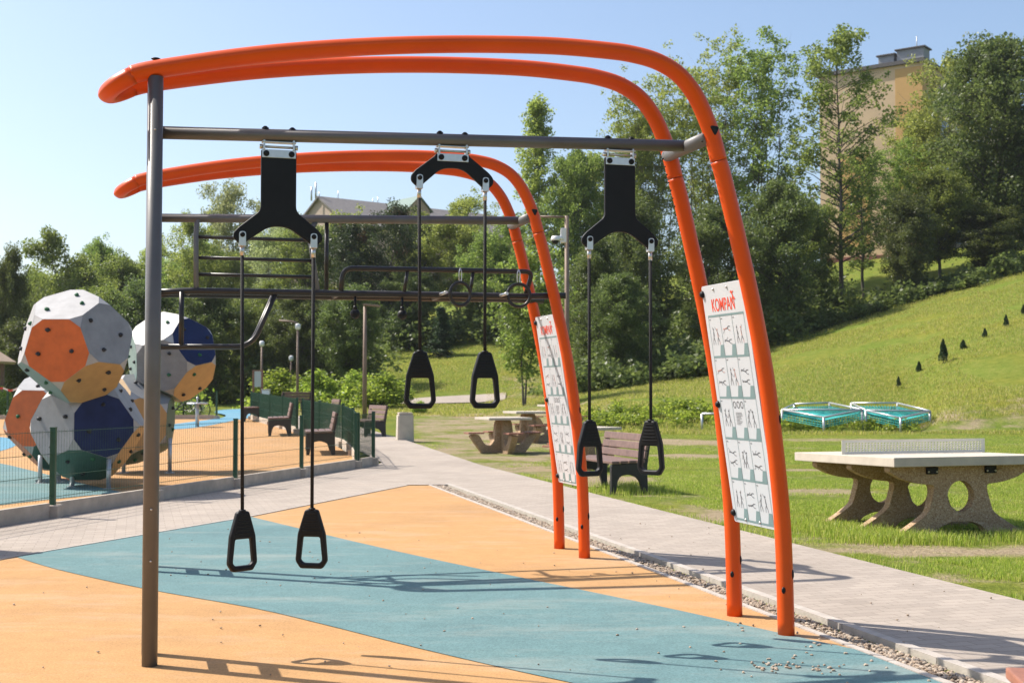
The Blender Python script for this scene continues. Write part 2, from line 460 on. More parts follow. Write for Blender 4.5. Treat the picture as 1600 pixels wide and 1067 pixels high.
# rubber surface under the fitness frames
def rx(y): return 1.66 + (8.19 - y) * .259           # right edge of the pad
def kx(y): return rx(y) + .30                          # kerb line
def gx(y): return 3.52 - (y - 8.84) * .262             # edge of the lawn
pad = [(-6.6, 3), (-4.29, 11.15), (-2.97, 14.65), (-1.557, 19.46), (rx(19.46), 19.46), (rx(11), 11), (rx(3), 3)]
poly_sheet('rubber_surface', [(x, y, 0) for x, y in pad], M['rub_o'])
teal = catmull([(-4.29, 11.15, 0), (-3.67, 10.39, 0), (-2.69, 9.4, 0), (-1.74, 8.58, 0), (-1.2, 8.01, 0), (-.497, 7.21, 0), (.257, 6.43, 0), (1.2, 5.55, 0), (2.5, 4.5, 0)], 4) + \
    [Vector((rx(4.5), 4.5, 0)), Vector((rx(7.21), 7.21, 0))] + catmull([(rx(7.21), 7.21, 0), (1.58, 7.71, 0), (.879, 8.79, 0), (-1.007, 11.5, 0), (-2.97, 14.65, 0)], 4)[1:]
poly_sheet('rubber_surface', [(p.x - .002, p.y, .004) for p in teal], M['rub_t'])
# edging strips of the pad
def strip(name, pts, w, z0, z1, mat):
    b = MB(); pts = [Vector((p[0], p[1], 0)) for p in pts]
    for a, c in zip(pts, pts[1:]):
        d = (c - a).normalized(); n = Vector((-d.y, d.x, 0)) * w
        L = (c - a).length; k = max(1, int(L / 1.0)); 
        for i in range(k):
            p = a + d * (L * i / k + .003); q = a + d * (L * (i + 1) / k - .003)
            b.add([(p.x, p.y, z0), (q.x, q.y, z0), (q.x + n.x, q.y + n.y, z0), (p.x + n.x, p.y + n.y, z0),
                   (p.x, p.y, z1), (q.x, q.y, z1), (q.x + n.x, q.y + n.y, z1), (p.x + n.x, p.y + n.y, z1)],
                  [(3, 2, 1, 0), (4, 5, 6, 7), (0, 1, 5, 4), (1, 2, 6, 5), (2, 3, 7, 6), (3, 0, 4, 7)])
    o = b.build(name, mat); o['kind'] = 'structure'; return o
strip('pad_edging', [(rx(3) + .002, 3), (rx(19.5) + .002, 19.5)], -.045, -.15, .008, M['kerb'])
strip('pad_edging', [(-6.62, 3), (-4.30, 11.15), (-2.98, 14.65), (-1.57, 19.46)], .04, -.15, .009, M['kerb'])
strip('kerb', [(kx(3), 3), (kx(19.75), 19.75)], -.07, -.15, .012, M['kerb'])
strip('kerb', [(rx(19.52) - .01, 19.52), (kx(19.52) - .01, 19.52)], .06, -.15, .012, M['kerb'])
poly_sheet('gravel_bed', [(rx(3), 3, -.03), (kx(3), 3, -.03), (kx(19.5), 19.5, -.03), (rx(19.5), 19.5, -.03)], M['ground'])
def gravel():
    b = bmesh.new(); bmesh.ops.create_icosphere(b, subdivisions=1, radius=1)
    base = np.array([v.co for v in b.verts]); tri = np.array([[v.index for v in f.verts] for f in b.faces]); b.free()
    P = []; 
    n = 11000
    for i in range(n):
        y = 4.6 + (rnd.random() ** 1.6) * 15
        t = rnd.random(); x = rx(y) + .05 + t * .185
        r = rnd.uniform(.008, .017) * (1.0 if y < 11 else 1.3)
        P.append((x, y, -.026 + rnd.random() * .022, r))
    for i in range(46):   # strays kicked onto the rubber
        y = rnd.uniform(5.9, 8.0); P.append((rx(y) - abs(rnd.gauss(0, .5)) - .03, y, .008, rnd.uniform(.006, .013)))
    for i in range(30): P.append((1.36 + rnd.gauss(0, .07), 6.72 + rnd.gauss(0, .07), .009, rnd.uniform(.007, .013)))
    for i in range(13): P.append((1.60 + rnd.gauss(0, .05), 6.70 + rnd.gauss(0, .05), .009, rnd.uniform(.007, .013)))
    for i in range(120):
        y = rnd.uniform(5.6, 14); P.append((rnd.uniform(-3.4, rx(y)), y, .008, rnd.uniform(.004, .009)))
    for i in range(40):
        y = rnd.uniform(6, 14); P.append((rnd.uniform(kx(y), gx(y)), y, .012, rnd.uniform(.004, .009)))
    P = np.array(P); k = len(P)
    sc = NR.uniform(.7, 1.3, (k, 1, 3)) * P[:, 3].reshape(k, 1, 1)
    ja = NR.uniform(.8, 1.2, (k, len(base), 1))
    an = NR.uniform(0, 6.28, k); c, s_ = np.cos(an), np.sin(an)
    v = base[None] * ja * sc
    vx = v[..., 0] * c[:, None] - v[..., 1] * s_[:, None]; vy = v[..., 0] * s_[:, None] + v[..., 1] * c[:, None]
    v = np.stack([vx, vy, v[..., 2] * .7], -1) + P[:, None, :3]
    f = tri[None] + (np.arange(k) * len(base))[:, None, None]
    me = fast_mesh('gravel', v.reshape(-1, 3), f.reshape(-1, 3))
    m, nt, bb = nodes('gravel_stone'); gi = N(nt, 'ShaderNodeNewGeometry')
    r = ramp(nt, gi.outputs['Random Per Island'], [(0, (.20, .14, .095)), (.35, (.36, .27, .19)), (.6, (.43, .35, .27)), (.85, (.31, .235, .165)), (1, (.46, .39, .31))])
    nt.links.new(r.outputs[0], bb.inputs['Base Color']); bb.inputs['Roughness'].default_value = .85
    me.materials.append(m)
    tag(link('gravel', me), 'loose tan gravel filling the strip beside the path', 'gravel', kind='stuff')
def fast_mesh(name, v, f, smooth=False):
    me = bpy.data.meshes.new(name); nv, nf, k = len(v), len(f), f.shape[1]
    me.vertices.add(nv); me.vertices.foreach_set('co', np.ascontiguousarray(v, np.float32).ravel())
    me.loops.add(nf * k); me.loops.foreach_set('vertex_index', np.ascontiguousarray(f, np.int32).ravel())
    me.polygons.add(nf); me.polygons.foreach_set('loop_start', np.arange(0, nf * k, k, dtype=np.int32))
    me.polygons.foreach_set('use_smooth', np.full(nf, smooth)); me.update(calc_edges=True); return me
gravel()

# paved path: left arm along the fence, right arm along the lawn, and the far bend
FL0, FL1 = Vector((-5.47, 13.68, 0)), Vector((-2.62, 24.7, 0))      # front fence line
fd = (FL1 - FL0).normalized()
lp = [FL0 - fd * 9, FL1, Vector((-2.55, 25.2, .02)), Vector((-3.72, 30, .102)), Vector((-5.25, 34.5, .178)), Vector((-8.95, 45.5, .366))]
rp = [Vector((-6.3, 45.5, .366)), Vector((-3.0, 34, .17)), Vector((gx(24.6), 24.6, .01)), Vector((gx(17.5), 17.5, 0)), Vector((gx(8.84), 8.84, 0)), Vector((gx(2.5), 2.5, 0)), Vector((kx(2.5), 2.5, 0)), Vector((kx(19.58), 19.58, 0)),
      Vector((-1.6, 19.58, 0)), Vector((-1.63, 19.46, 0)), Vector((-3.03, 14.65, 0)), Vector((-4.36, 11.15, 0)), Vector((-6.7, 3, 0))]
poly_sheet('path', [p + Vector((0, 0, .002)) for p in lp + rp], M['paving'])
def ribbon(name, pts, w, mat, dz=.03):
    b = MB(); pts = catmull(pts, 8); L = []; 
    for i, p in enumerate(pts):
        t = (pts[min(len(pts) - 1, i + 1)] - pts[max(0, i - 1)]); t.z = 0; t.normalize(); n = Vector((-t.y, t.x, 0))
        for s in (-.5, .5):
            q = p + n * w * s; L.append((q.x, q.y, G(q.x, q.y) + .06 + dz))
    b.add(L, [(2 * i, 2 * i + 2, 2 * i + 3, 2 * i + 1) for i in range(len(pts) - 1)][:], 0, True)
    me = b.data(name, [mat])
    if sum(p.normal.z for p in me.polygons) < 0: me.flip_normals()
    o = link(name, me); o['kind'] = 'structure'; return o
ribbon('path', [gd(466, 44.5), gd(452, 51), gd(475, 55.5), gd(535, 57.5), gd(600, 59), gd(660, 60), gd(735, 60.4), gd(790, 60.4)], 2.2, M['paving'], -.02)

# playground floor beyond the fence
side = Vector((-9.4, 46.4, 0))
fl = [FL0 - fd * 10 + Vector((-.05, 0, 0)), FL1 + Vector((-.15, -.2, 0))]
b = MB()
e0, e1 = fl
pts = [(-30, e0.y, 0), (e0.x, e0.y, 0), (e1.x, e1.y, floor_z(e1.y)), (side.x, side.y, floor_z(46.4)), (-30, 46.4, floor_z(46.4)), (-30, 24, 0)]
poly_sheet('playground_surface', [(-30, e0.y, .02), (e0.x, e0.y, .02), (e1.x - .05, 24, .02), (-30, 24, .02)], M['rub_o'])
poly_sheet('playground_surface', [(-30, 24, .02), (e1.x - .05, 24, .02), (e1.x, e1.y, floor_z(e1.y) + .02), (-4.1, 30, floor_z(30) + .02), (side.x, side.y, floor_z(46.4) + .02), (-30, 46.4, floor_z(46.4) + .02)], M['rub_o'])
def patch(pixels, mat, k=3, dz=.026):
    P = [fp(*p) for p in pixels]; P = catmull(P + [P[0]], k)[:-1]
    poly_sheet('playground_surface', [(p.x, p.y, floor_z(p.y) + dz) for p in P], mat)
patch([(192, 772), (150, 763), (90, 748), (40, 735), (-20, 722), (-160, 708), (-300, 730), (-300, 790), (-120, 806), (0, 792), (85, 782)], M['rub_t'], 2)
patch([(-60, 681), (-30, 683), (10, 685), (28, 693), (12, 703), (-20, 709), (-60, 709)], M['rub_b'])
patch([(268, 664), (300, 660), (345, 654), (352, 649), (335, 645), (348, 641), (392, 640), (405, 650), (370, 657), (320, 667), (268, 672), (230, 668)], M['rub_b'])

# ================================================================== SUN, SKY, CAMERA
SUN_EL, SUN_AZ = R(50), R(22)           # azimuth measured from -X towards +Y
sd = Vector((-math.cos(SUN_AZ) * math.cos(SUN_EL), math.sin(SUN_AZ) * math.cos(SUN_EL), math.sin(SUN_EL)))
L = bpy.data.lights.new('sun', 'SUN'); L.energy = 4.3; L.angle = R(.55); L.color = (1, .94, .85)
lo = bpy.data.objects.new('sun', L); COL.objects.link(lo); lo.rotation_euler = sd.to_track_quat('Z', 'Y').to_euler(); lo.location = (0, 0, 30)
w = bpy.data.worlds.new('World'); S.world = w; w.use_nodes = True
nt = w.node_tree; sky = nt.nodes.new('ShaderNodeTexSky'); sky.sky_type = 'NISHITA'; sky.sun_disc = False
sky.sun_elevation = SUN_EL; sky.sun_rotation = math.atan2(sd.x, sd.y)
sky.altitude = 100; sky.air_density = 1.0; sky.dust_density = 2.2; sky.ozone_density = 1.8
bg = nt.nodes['Background']; bg.inputs['Strength'].default_value = .115
nt.links.new(sky.outputs[0], bg.inputs['Color'])
cam = bpy.data.cameras.new('camera'); co = bpy.data.objects.new('camera', cam); COL.objects.link(co)
co.location = CO; co.rotation_euler = (R(90) + TH, 0, 0); cam.lens = 45; cam.sensor_width = 36; cam.clip_end = 2000; cam.clip_start = .05
cam.dof.use_dof = True; cam.dof.focus_distance = 7.3; cam.dof.aperture_fstop = 6.3
S.camera = co
S.view_settings.view_transform = 'Standard'; S.view_settings.look = 'None'; S.view_settings.exposure = .76; S.view_settings.gamma = 1
S.cycles.use_denoising = True
S.cycles.max_bounces = 8; S.cycles.transparent_max_bounces = 4; S.cycles.caustics_reflective = False; S.cycles.caustics_refractive = False
# ================================================================== FITNESS FRAMES
def tri(ph):
    s = sum(max(0, math.cos(ph - R(84) - math.pi / 3 - k * 2 * math.pi / 3)) ** 5 for k in range(3)) ** (-.2)
    return .95 * (.85 + .15 * s)
def vs_(u): return .155 + .185 * max(-.3, u) / 3.61
ARCH = [(-.126, 3.125), (.022, 3.168), (.525, 3.271), (1.046, 3.346), (1.59, 3.398), (2.146, 3.426), (2.53, 3.42), (2.70, 3.405), (2.84, 3.372), (2.965, 3.305), (3.06, 3.20), (3.125, 3.08), (3.18, 2.94), (3.2165, 2.803)]
LEG = [(3.217, 2.80), (3.255, 2.67), (3.37, 2.2), (3.45, 1.84), (3.515, 1.48), (3.575, 1.0), (3.61, .58), (3.625, 0)]
def barz(u): return 2.853 + (u - .07) * .030
def bolt(c, r=.014, axis=(0, -1, 0), mb=None, mi=0):
    b = mb or MB(); b.lathe([(0, -.004), (r, -.004), (r, .003), (r * .75, .008), (0, .010)], c, 10, mi, axis); return b

def sign_panel(par):
    top = Vector((3.375, 0, 2.105)); dn = Vector((.225, 0, -1.495)); Ht = dn.length; dn.normalize()
    nr = Vector((-dn.z, 0, dn.x)); nr = -nr if nr.x > 0 else nr
    W = .582
    def P(s, t, h=0): return top + Vector((0, .2775 - s, 0)) + dn * t + nr * h
    mat = Matrix(((0, dn.x, nr.x, 0), (-1, dn.y, nr.y, 0), (0, dn.z, nr.z, 0), (0, 0, 0, 1)))
    mat = Matrix.Translation(P(0, 0)) @ mat      # local: x along width, y down, z out
    b = MB()
    out = roundpoly([(0, 0), (W, 0), (W, Ht), (0, Ht)], .02)
    me = curve_mesh([[(x, -y) for x, y in out]], .01, .002)
    flip = mat @ Matrix.Diagonal((1, -1, 1, 1))
    b.mesh(me, flip)
    sg = b.build('sign_panel', M['white'], par)
    z = .0062
    def quad(mb, pts, h=z, mi=0): mb.add([P(x, y, h) for x, y in pts], [list(range(len(pts)))], mi)
    def line(mb, p, q, wd, h=z + .0006, mi=0):
        p = Vector(p); q = Vector(q); d = (q - p).normalized(); n = Vector((-d.y, d.x)) * wd / 2
        quad(mb, [p - n, q - n, q + n, p + n], h, mi)
    gl = MB(); y0 = .125 * Ht; rh = .171 * Ht; x0, x1 = .045, .535; cw = (x1 - x0) / 3
    for r in range(6): quad(gl, [(x0, y0 + r * rh), (x1, y0 + r * rh), (x1, y0 + r * rh + .013), (x0, y0 + r * rh + .013)])
    for c in range(4): line(gl, (x0 + c * cw, y0), (x0 + c * cw, y0 + 5 * rh + .013), .0035, z + .0003)
    for r in range(5):
        for c in range(3):
            xr = x0 + (c + 1) * cw; yb = y0 + (r + 1) * rh + .002
            quad(gl, [(xr - .066, yb), (xr, yb), (xr, yb - .07), (xr - .042, yb - .07)], z + .0005)
    gl.build('exercise_grid', M['teal_print'], sg)
    rr = random.Random(3); PM = [M['dark_print'], M['rose_print']]
    for r in range(5):
        for c in range(3):
            pic = MB(); cx = x0 + (c + .42) * cw; cy = y0 + (r + .5) * rh
            if r == 2 and c == 1:
                for k in range(3):
                    X = x0 + (c + .2 + .3 * k) * cw; Y = y0 + r * rh + .05
                    ring = [(X + .017 * math.cos(a), Y + .02 * math.sin(a)) for a in np.linspace(0, 2 * math.pi, 13)]
                    for p, q in zip(ring, ring[1:]): line(pic, p, q, .005)
                for k in range(9): line(pic, (x0 + (c + .2) * cw, y0 + r * rh + .10 + k * .009), (x0 + (c + rr.uniform(.4, .75)) * cw, y0 + r * rh + .10 + k * .009), .0025)
                pic.build('pictogram', PM, sg); continue
            for k, yy in enumerate((-.035, .035) if (r + c) % 2 else (0, .002)):
                bx = cx + ((-.022, .03)[k] if not (r + c) % 2 else 0); by = cy + yy
                lay = (r + c) % 2
                def q(dx, dy): return (bx + dy * .9, by + dx * .9) if lay else (bx + dx, by + dy)
                tl = rr.uniform(-.012, .012); mi = 1 if rr.random() < .3 else 0
                line(pic, q(0, -.028), q(tl, .012), .0055, mi=mi)
                line(pic, q(tl, .012), q(tl - .012, .034), .0045); line(pic, q(tl - .012, .034), q(tl - .012, .058), .0035)
                line(pic, q(tl, .012), q(tl + .014, .036), .0045); line(pic, q(tl + .014, .036), q(tl + .018, .058), .0035, mi=mi)
                line(pic, q(0, -.024), q(rr.uniform(-.03, .03), -.055), .003); line(pic, q(0, -.022), q(rr.uniform(-.03, .03), .004), .003)
                h = [Vector(q(.0, -.040)) + Vector((.006 * math.cos(a), .006 * math.sin(a))) for a in np.linspace(0, 5.24, 6)]
                quad(pic, h, z + .0006, mi)
            line(pic, (x0 + c * cw + .008, y0 + r * rh + .028), (x0 + c * cw + .03, y0 + r * rh + .028), .004)
            pic.build('pictogram', PM, sg)
    tm = text_mesh('KOMPAN', .112); b = MB()
    xs = [v.co.x for v in tm.vertices]; wd = max(xs) - min(xs)
    sx = .315 / wd
    b.mesh(tm, flip @ Matrix.Translation((.115, -(y0 - .022), z)) @ Matrix.Diagonal((sx, 1, 1, 1)))
    b.build('lettering', M['red_print'], sg)
    b = MB(); ox, oy = .405, .062; k = .72
    def em(p, q, w_, h_): line(b, (ox + p[0] * k, oy + p[1] * k), (ox + q[0] * k, oy + q[1] * k), w_ * k, z + h_)
    em((.006, -.012), (.034, .044), .016, .0006); em((-.012, -.002), (.024, .012), .011, .0008); em((.012, .010), (.046, -.006), .010, .0009)
    em((.030, .038), (.002, .066), .013, .001); em((.030, .038), (.064, .064), .014, .0012); em((.004, .062), (.012, .088), .009, .0014)
    b.build('emblem', M['red_print'], sg)
    for s in (.17, .36):
        for t in (.028, Ht - .028): bolt(P(s, t, .005), .009, nr).build('bolt', M['steel'], sg)
    for s, sy in ((.012, 1),):
        for t in (.05, Ht * .5, Ht - .06):
            b = MB(); b.lathe([(0, -.012), (.021, -.012), (.023, .008), (.014, .02), (0, .022)], P(s, t, .004), 12, 0, nr); b.build('clamp', M['black'], sg)

def make_frame(label, loc):
    t = thing('fitness_frame', label, 'fitness frame', loc, A0, 'orange arched fitness frames')
    for s in (-1, 1):
        ar = catmull([(u, s * vs_(u), z) for u, z in ARCH], 5); lg = catmull([(u, s * vs_(u), z) for u, z in LEG], 5)
        MB().tube(ar, .0495, 42, prof=tri, up=(0, 0, 1)).build('arch_tube', M['orange'], t)
        MB().tube(lg, .0495, 42, prof=tri, up=(0, 0, 1)).build('leg', M['orange'], t)
        for k in range(8):      # small rivets either side of the seam
            u, z = 3.150 + k * .0135, 2.98 - k * .05
            for q, dv in ((.046, s * -.02), (-.045, s * -.022)): MB().sphere((u + q, s * vs_(u) + dv, z + q * .3), .006, 6).build('rivet', M['black'], t)
        p = MB(); c = (3.165, s * (vs_(3.17) + .049), 2.972)
        tr = roundpoly([(-.03, .028), (.032, .022), (.004, -.036)], .018)
        me = curve_mesh([tr], .016, .004); p.mesh(me, Matrix.Translation(c) @ Matrix.Rotation(R(90), 4, 'X')); p.build('tube_cap', M['black'], t)
        po = MB(); po.tube([(0, s * .155, 0), (0, s * .155, 3.12)], .0405, 20, up=(1, 0, 0))
        pp = po.build('post', M['grey'], t)
        for z in (.55, .82, 2.83): bolt((0, s * .155 - .040, z), .006, (0, -1, 0)).build('bolt', M['steel'], pp)
        b = MB(); b.sphere((.0, s * .158, 3.216), .017, 10, sc=(1.5, .9, .5)); b.build('tube_cap', M['black'], t)
        for z, dv in ((1.27, .05), (.36, .052), (.27, -.05)):
            u = float(np.interp(-z, [-q[1] for q in LEG], [q[0] for q in LEG]))
            b = MB(); b.sphere((u + (.028 if dv > 0 else -.03), s * vs_(u) - .036, z), .017, 8, sc=(.8, .6, 1.2 if dv < 0 else 1.9)); b.build('plug', M['black'], t)
    # bend joining both arch tubes at the low end
    bend = []
    v0 = vs_(-.13); r = v0
    for k in range(19):
        a = math.pi * k / 18
        bend.append((-.119 - math.sin(a) * (r - .018), -math.cos(a) * v0, 3.123 - math.sin(a) * .075))
    MB().tube(bend, .0482, 42, prof=lambda ph: tri(-ph), up=(0, 0, 1)).build('end_bend', M['orange'], t)
    for z in (.52, .90, 2.84):
        MB().rbox((0, 0, z), (.03, .24, .11 if z < 2.8 else .14), .004).build('cross_plate', M['grey'], t)
    b = MB().tube([(.0, 0, barz(0)), (3.13, 0, barz(3.13))], .0355, 20, up=(0, 1, 0)); b.build('hanging_bar', M['grey'], t)
    b = MB().tube([(3.158, -.31, 2.942), (3.158, .31, 2.942)], .042, 20); b.build('cross_tube', M['greylit'], t)
    sign_panel(t)
    return t
near = make_frame('nearest orange arched frame carrying three black rope trainers on its grey bar', O1)
far = make_frame('second orange arched frame behind, fitted with black pull-up rails and rungs', O2)

def pullup_parts(t):
    def tb(name, pts, r, mat='blackmetal', up=None, n=12): return MB().tube(pts, r, n, up=up).build(name, M[mat], t)
    for s in (-1, 1):
        pts = [(.03, s * .13, 2.235), (.18, s * .15, 2.24), (.30, s * .20, 2.245), (3.1, s * .20, 2.258), (3.46, s * .33, 2.262)]
        tb('pull_up_rail', catmull(pts, 4) if False else pts, .027, up=(0, 0, 1))
    for u in (.30, 1.52, 2.4): tb('rail_cross_tube', [(u, -.2, 2.25), (u, .2, 2.25)], .02)
    # inclined rung panel on the left half
    def lean(z): return -.19 + .17 * (z - 2.26) / .6
    tb('rung_upright', [(.352, lean(2.25), 2.26), (.352, lean(2.7), 2.72), (.36, -.02, 2.82), (.38, -.005, 2.87)], .021, 'greylit')
    tb('rung_upright', [(1.335, lean(2.25), 2.26), (1.285, lean(2.7), 2.70), (1.30, -.02, 2.80), (1.34, .0, 2.87)], .021, 'greylit')
    tb('rung_upright', [(1.432, 0, 2.25), (1.432, 0, 2.88)], .018)
    for z in (2.70, 2.525, 2.385): tb('rung', [(.36, lean(z), z), (1.30, lean(z), z)], .0145)
    # raised grab rail on the right half
    pts = roundpoly([(1.525, 2.26), (1.54, 2.463), (3.20, 2.475), (3.13, 2.26)], [0, .09, .07, 0], 6)
    tb('grab_rail', [(p[0], -.2, p[1]) for p in pts], .021, up=(0, 1, 0))
    for u in (2.09, 2.665): tb('grab_rail_strut', [(u - .03, -.2, 2.26), (u, -.2, 2.462)], .015)
    # lower double bar on the left
    for s in (-1, 1):
        pts = roundpoly([(.04, 1.795), (.80, 1.80), (.985, 2.235)], [0, .14, 0], 6)
        tb('low_grip_bar', [(p[0], s * .10 - .1, p[1]) for p in pts], .0205, up=(0, 1, 0))
    tb('low_bar_strut', [(.238, -.2, 1.80), (.238, -.2, 2.235)], .02)
    for u in (1.645, 2.045):
        b = MB(); b.tube([(u, -.2, 2.235), (u, -.2, 2.11)], .011, 8); b.lathe([(.0, .0), (.014, .0), (.02, -.03), (.0, -.03)], (u, -.2, 2.15), 10)
        b.sphere((u, -.2, 2.082), .042, 14); b.build('ball_grip', M['black'], t)
    for u in (2.42, 2.95): tb('grip_stub', [(u - .05, -.2, 2.258), (u - .05, -.44, 2.262)], .013, 'steel')
pullup_parts(far)
def make_ring():
    t = thing('gymnastic_ring', '', 'gymnastic ring')
    r = [(.098 * math.cos(a), 0, .098 * math.sin(a)) for a in np.linspace(0, 2 * math.pi, 33)]
    MB().tube(r, .0145, 12, caps=False, up=(0, 1, 0)).build('grip_ring', M['blackmetal'], t)
    b = MB(); b.tube([(0, 0, .225), (.012, 0, .19), (.012, 0, .12), (0, 0, .085), (-.012, 0, .12), (-.012, 0, .19), (0, 0, .225)], .005, 6)
    b.build('shackle', M['steel'], t); return t
ring = make_ring()
for i, (u, l) in enumerate(((2.535, 'left dark hanging ring under the rail of the far orange frame'), (3.055, 'right dark hanging ring beside the leg of the far orange frame'))):
    place(ring, i == 0, O2 + U * u + V * -.26 + Vector((0, 0, 2.262)), A0 + (.25, -.2)[i], l, 'rings hanging from the far frame')

# ------------------------------------------------------------------ suspension trainers
def handle_mesh():
    out = roundpoly([(-.030, 0), (.030, 0), (.040, -.008), (.080, -.135), (.093, -.285), (.064, -.328), (-.064, -.328), (-.093, -.285), (-.080, -.135), (-.040, -.008)], .012, 3)
    hole = roundpoly([(-.050, -.152), (.050, -.152), (.064, -.280), (.046, -.297), (-.046, -.297), (-.064, -.280)], .010, 3)
    b = MB(); b.mesh(curve_mesh([out, hole], .036, .0115, 3), Matrix.Rotation(R(90), 4, 'X'), 0, False)
    b.lathe([(.012, .0), (.018, .0), (.022, -.012), (.0, -.014)], (0, 0, .008), 10)
    return b
def ridges():
    b = MB()
    for k in range(6):
        z = -.022 - k * .0195; hw = .026 + k * .0052
        for s in (-1, 1): b.rbox((0, s * .0185, z), (hw * 2, .006, .0085), .002)
    return b
def make_trainer(kind, lab, u, ztop, drop, turn):
    """u: place along the bar; ztop: bar centre height; drop: pivots below bar; rope to handle top"""
    t = thing('rope_trainer', lab, 'rope trainer', O1 + U * u + Vector((0, 0, ztop)), A0, 'rope trainers on the near frame')
    for x in (-.075, .075):
        b = MB(); b.sphere((x, 0, .036), .017, 10, sc=(1, 1, .9)); b.lathe([(0, .02), (.02, .02), (.02, .04), (0, .04)], (x, 0, 0), 10); b.build('dome_nut', M['black'], t)
    b = MB(); b.lathe([(0, -.105), (.0075, -.105), (.0075, .105), (0, .105)], (0, 0, -.066), 10, 0, (1, 0, 0))
    for x in (-.098, .098): b.lathe([(0, -.008), (.014, -.008), (.014, .008), (0, .008)], (x, 0, -.066), 6, 0, (1, 0, 0))
    for x in (-.082, .082): b.rbox((x, 0, -.056), (.012, .04, .06), .003)
    b.rbox((0, 0, -.041), (.19, .05, .006), .002)
    b.build('hinge', M['steel'], t)
    zt = -.084
    b = MB()
    for s in (-1, 1): b.rbox((0, s * .0145, zt - .022), (.186, .005, .046), .002)
    hp = b.build('hinge_plate', M['steel'], t)
    for x in (-.07, .07):
        b = MB(); b.lathe([(0, -.003), (.017, -.003), (.017, .006), (.012, .009), (0, .009)], (x, -.0165, zt - .022), 12, 0, (0, -1, 0)); b.build('bolt', M['black'], hp)
    pv = -drop                                   # pivot height
    sh = pv + .485 + .084 if kind == 'long' else None
    if kind == 'long':
        k = zt; q = pv
        half = [(.098, k), (.098, q + .140), (.222, q + .040), (.246, q + .010), (.246, q - .018), (.216, q - .048), (.188, q - .046), (.052, q + .052)]
    else:
        k = zt; q = pv
        half = [(.098, k), (.105, q + .135), (.222, q + .045), (.246, q + .015), (.246, q - .018), (.216, q - .046), (.188, q - .046), (.062, q + .066)]
    out = half + [(-x, z) for x, z in reversed(half)]
    out = roundpoly(out, [.008, .03, .03, .03, .03, .03, .02, .05] + [.05, .02, .03, .03, .03, .03, .03, .008], 5)
    b = MB(); b.mesh(curve_mesh([out], .024, .006, 3), Matrix.Rotation(R(90), 4, 'X')); b.build('yoke_plate', M['black'], t)
    for i, s in enumerate((-1, 1)):
        x = s * .197
        b = MB(); sp = roundpoly([(x - .019, pv + .02), (x + .019, pv + .02), (x + .019, pv - .062), (x - .019, pv - .062)], [.018, .018, .003, .003], 5)
        for yy in (-.018, .018): b.mesh(curve_mesh([sp], .006, .0015, 1), Matrix.Translation((0, yy, 0)) @ Matrix.Rotation(R(90), 4, 'X'))
        b.rbox((x, 0, pv - .056), (.036, .034, .014), .003)
        b.lathe([(.0, 0), (.0125, 0), (.0125, -.055), (.0, -.055)], (x, 0, pv - .06), 12)
        shk = b.build('shackle', M['steel'], t)
        b = MB(); b.lathe([(0, -.003), (.014, -.003), (.014, .006), (0, .008)], (x, -.02, pv), 12, 0, (0, -1, 0)); b.build('bolt', M['black'], shk)
        ht = turn['z'] - ztop; dx = turn['dx'][i]
        rp = [(x, 0, pv - .10), (x + dx * .5, 0, (pv - .1 + ht) / 2), (x + dx, 0, ht)]
        b = MB(); b.tube(rp, .0098, 10)
        b.build('rope', M['rope'], t)
        h = handle_mesh().build('handle', M['black'], t, (x + dx, 0, ht)); h.rotation_euler = (turn['tilt'][i], 0, turn['rot'][i])
        ridges().build('grip_ridges', M['black'], h)
    return t
for kind, lab, u, drop, turn in (
    ('long', 'left rope trainer with long black yoke and handles hanging lowest', .670, .565, dict(z=.782, dx=(.012, .0), rot=(.5, -.48), tilt=(0, 0))),
    ('short', 'middle rope trainer on a short black yoke, its handles hanging highest', 1.670, .232, dict(z=1.668, dx=(.008, 0), rot=(-.22, .12), tilt=(0, 0))),
    ('long', 'right rope trainer with long black yoke and one handle twisted sideways', 2.710, .585, dict(z=1.262, dx=(0, .0), rot=(.25, -.95), tilt=(0, .0)))):
    make_trainer(kind, lab, u, barz(u), drop, turn)

# ================================================================== CLIMBING BOULDERS
def dodeca(n, edge):
    """12 faces as lists of 5 unit-sphere corner points; n = normal of face 0, edge = direction from its centre to an edge middle"""
    ph = (1 + 5 ** .5) / 2; P = []
    for a in (-1, 1):
        for b_ in (-1, 1):
            for c in (-1, 1): P.append(Vector((a, b_, c)))
            P.append(Vector((0, a / ph, b_ * ph))); P.append(Vector((a / ph, b_ * ph, 0))); P.append(Vector((a * ph, 0, b_ / ph)))
    P = [p.normalized() for p in P]
    nor = []
    for a in (-1, 1):
        for b_ in (-1, 1): nor += [Vector((0, a * ph, b_)), Vector((a * ph, b_, 0)), Vector((a, 0, b_ * ph))]
    nor = [q.normalized() for q in nor]
    faces = []
    for q in nor:
        ps = sorted(P, key=lambda p: -p.dot(q))[:5]; c = sum(ps, Vector()) / 5
        ax = (ps[0] - c).normalized(); ay = q.cross(ax); ps.sort(key=lambda p: math.atan2((p - c).dot(ay), (p - c).dot(ax)))
        faces.append((q, ps))
    q0, p0 = faces[0]; c0 = sum(p0, Vector()) / 5; e0 = ((p0[0] + p0[1]) / 2 - c0).normalized()
    n = Vector(n).normalized(); e = Vector(edge); e = (e - n * e.dot(n)).normalized()
    A = Matrix((q0, e0, q0.cross(e0))).transposed(); B = Matrix((n, e, n.cross(e))).transposed()
    Rm = B @ A.inverted()
    return [(Rm @ q, [Rm @ p for p in ps]) for q, ps in faces]
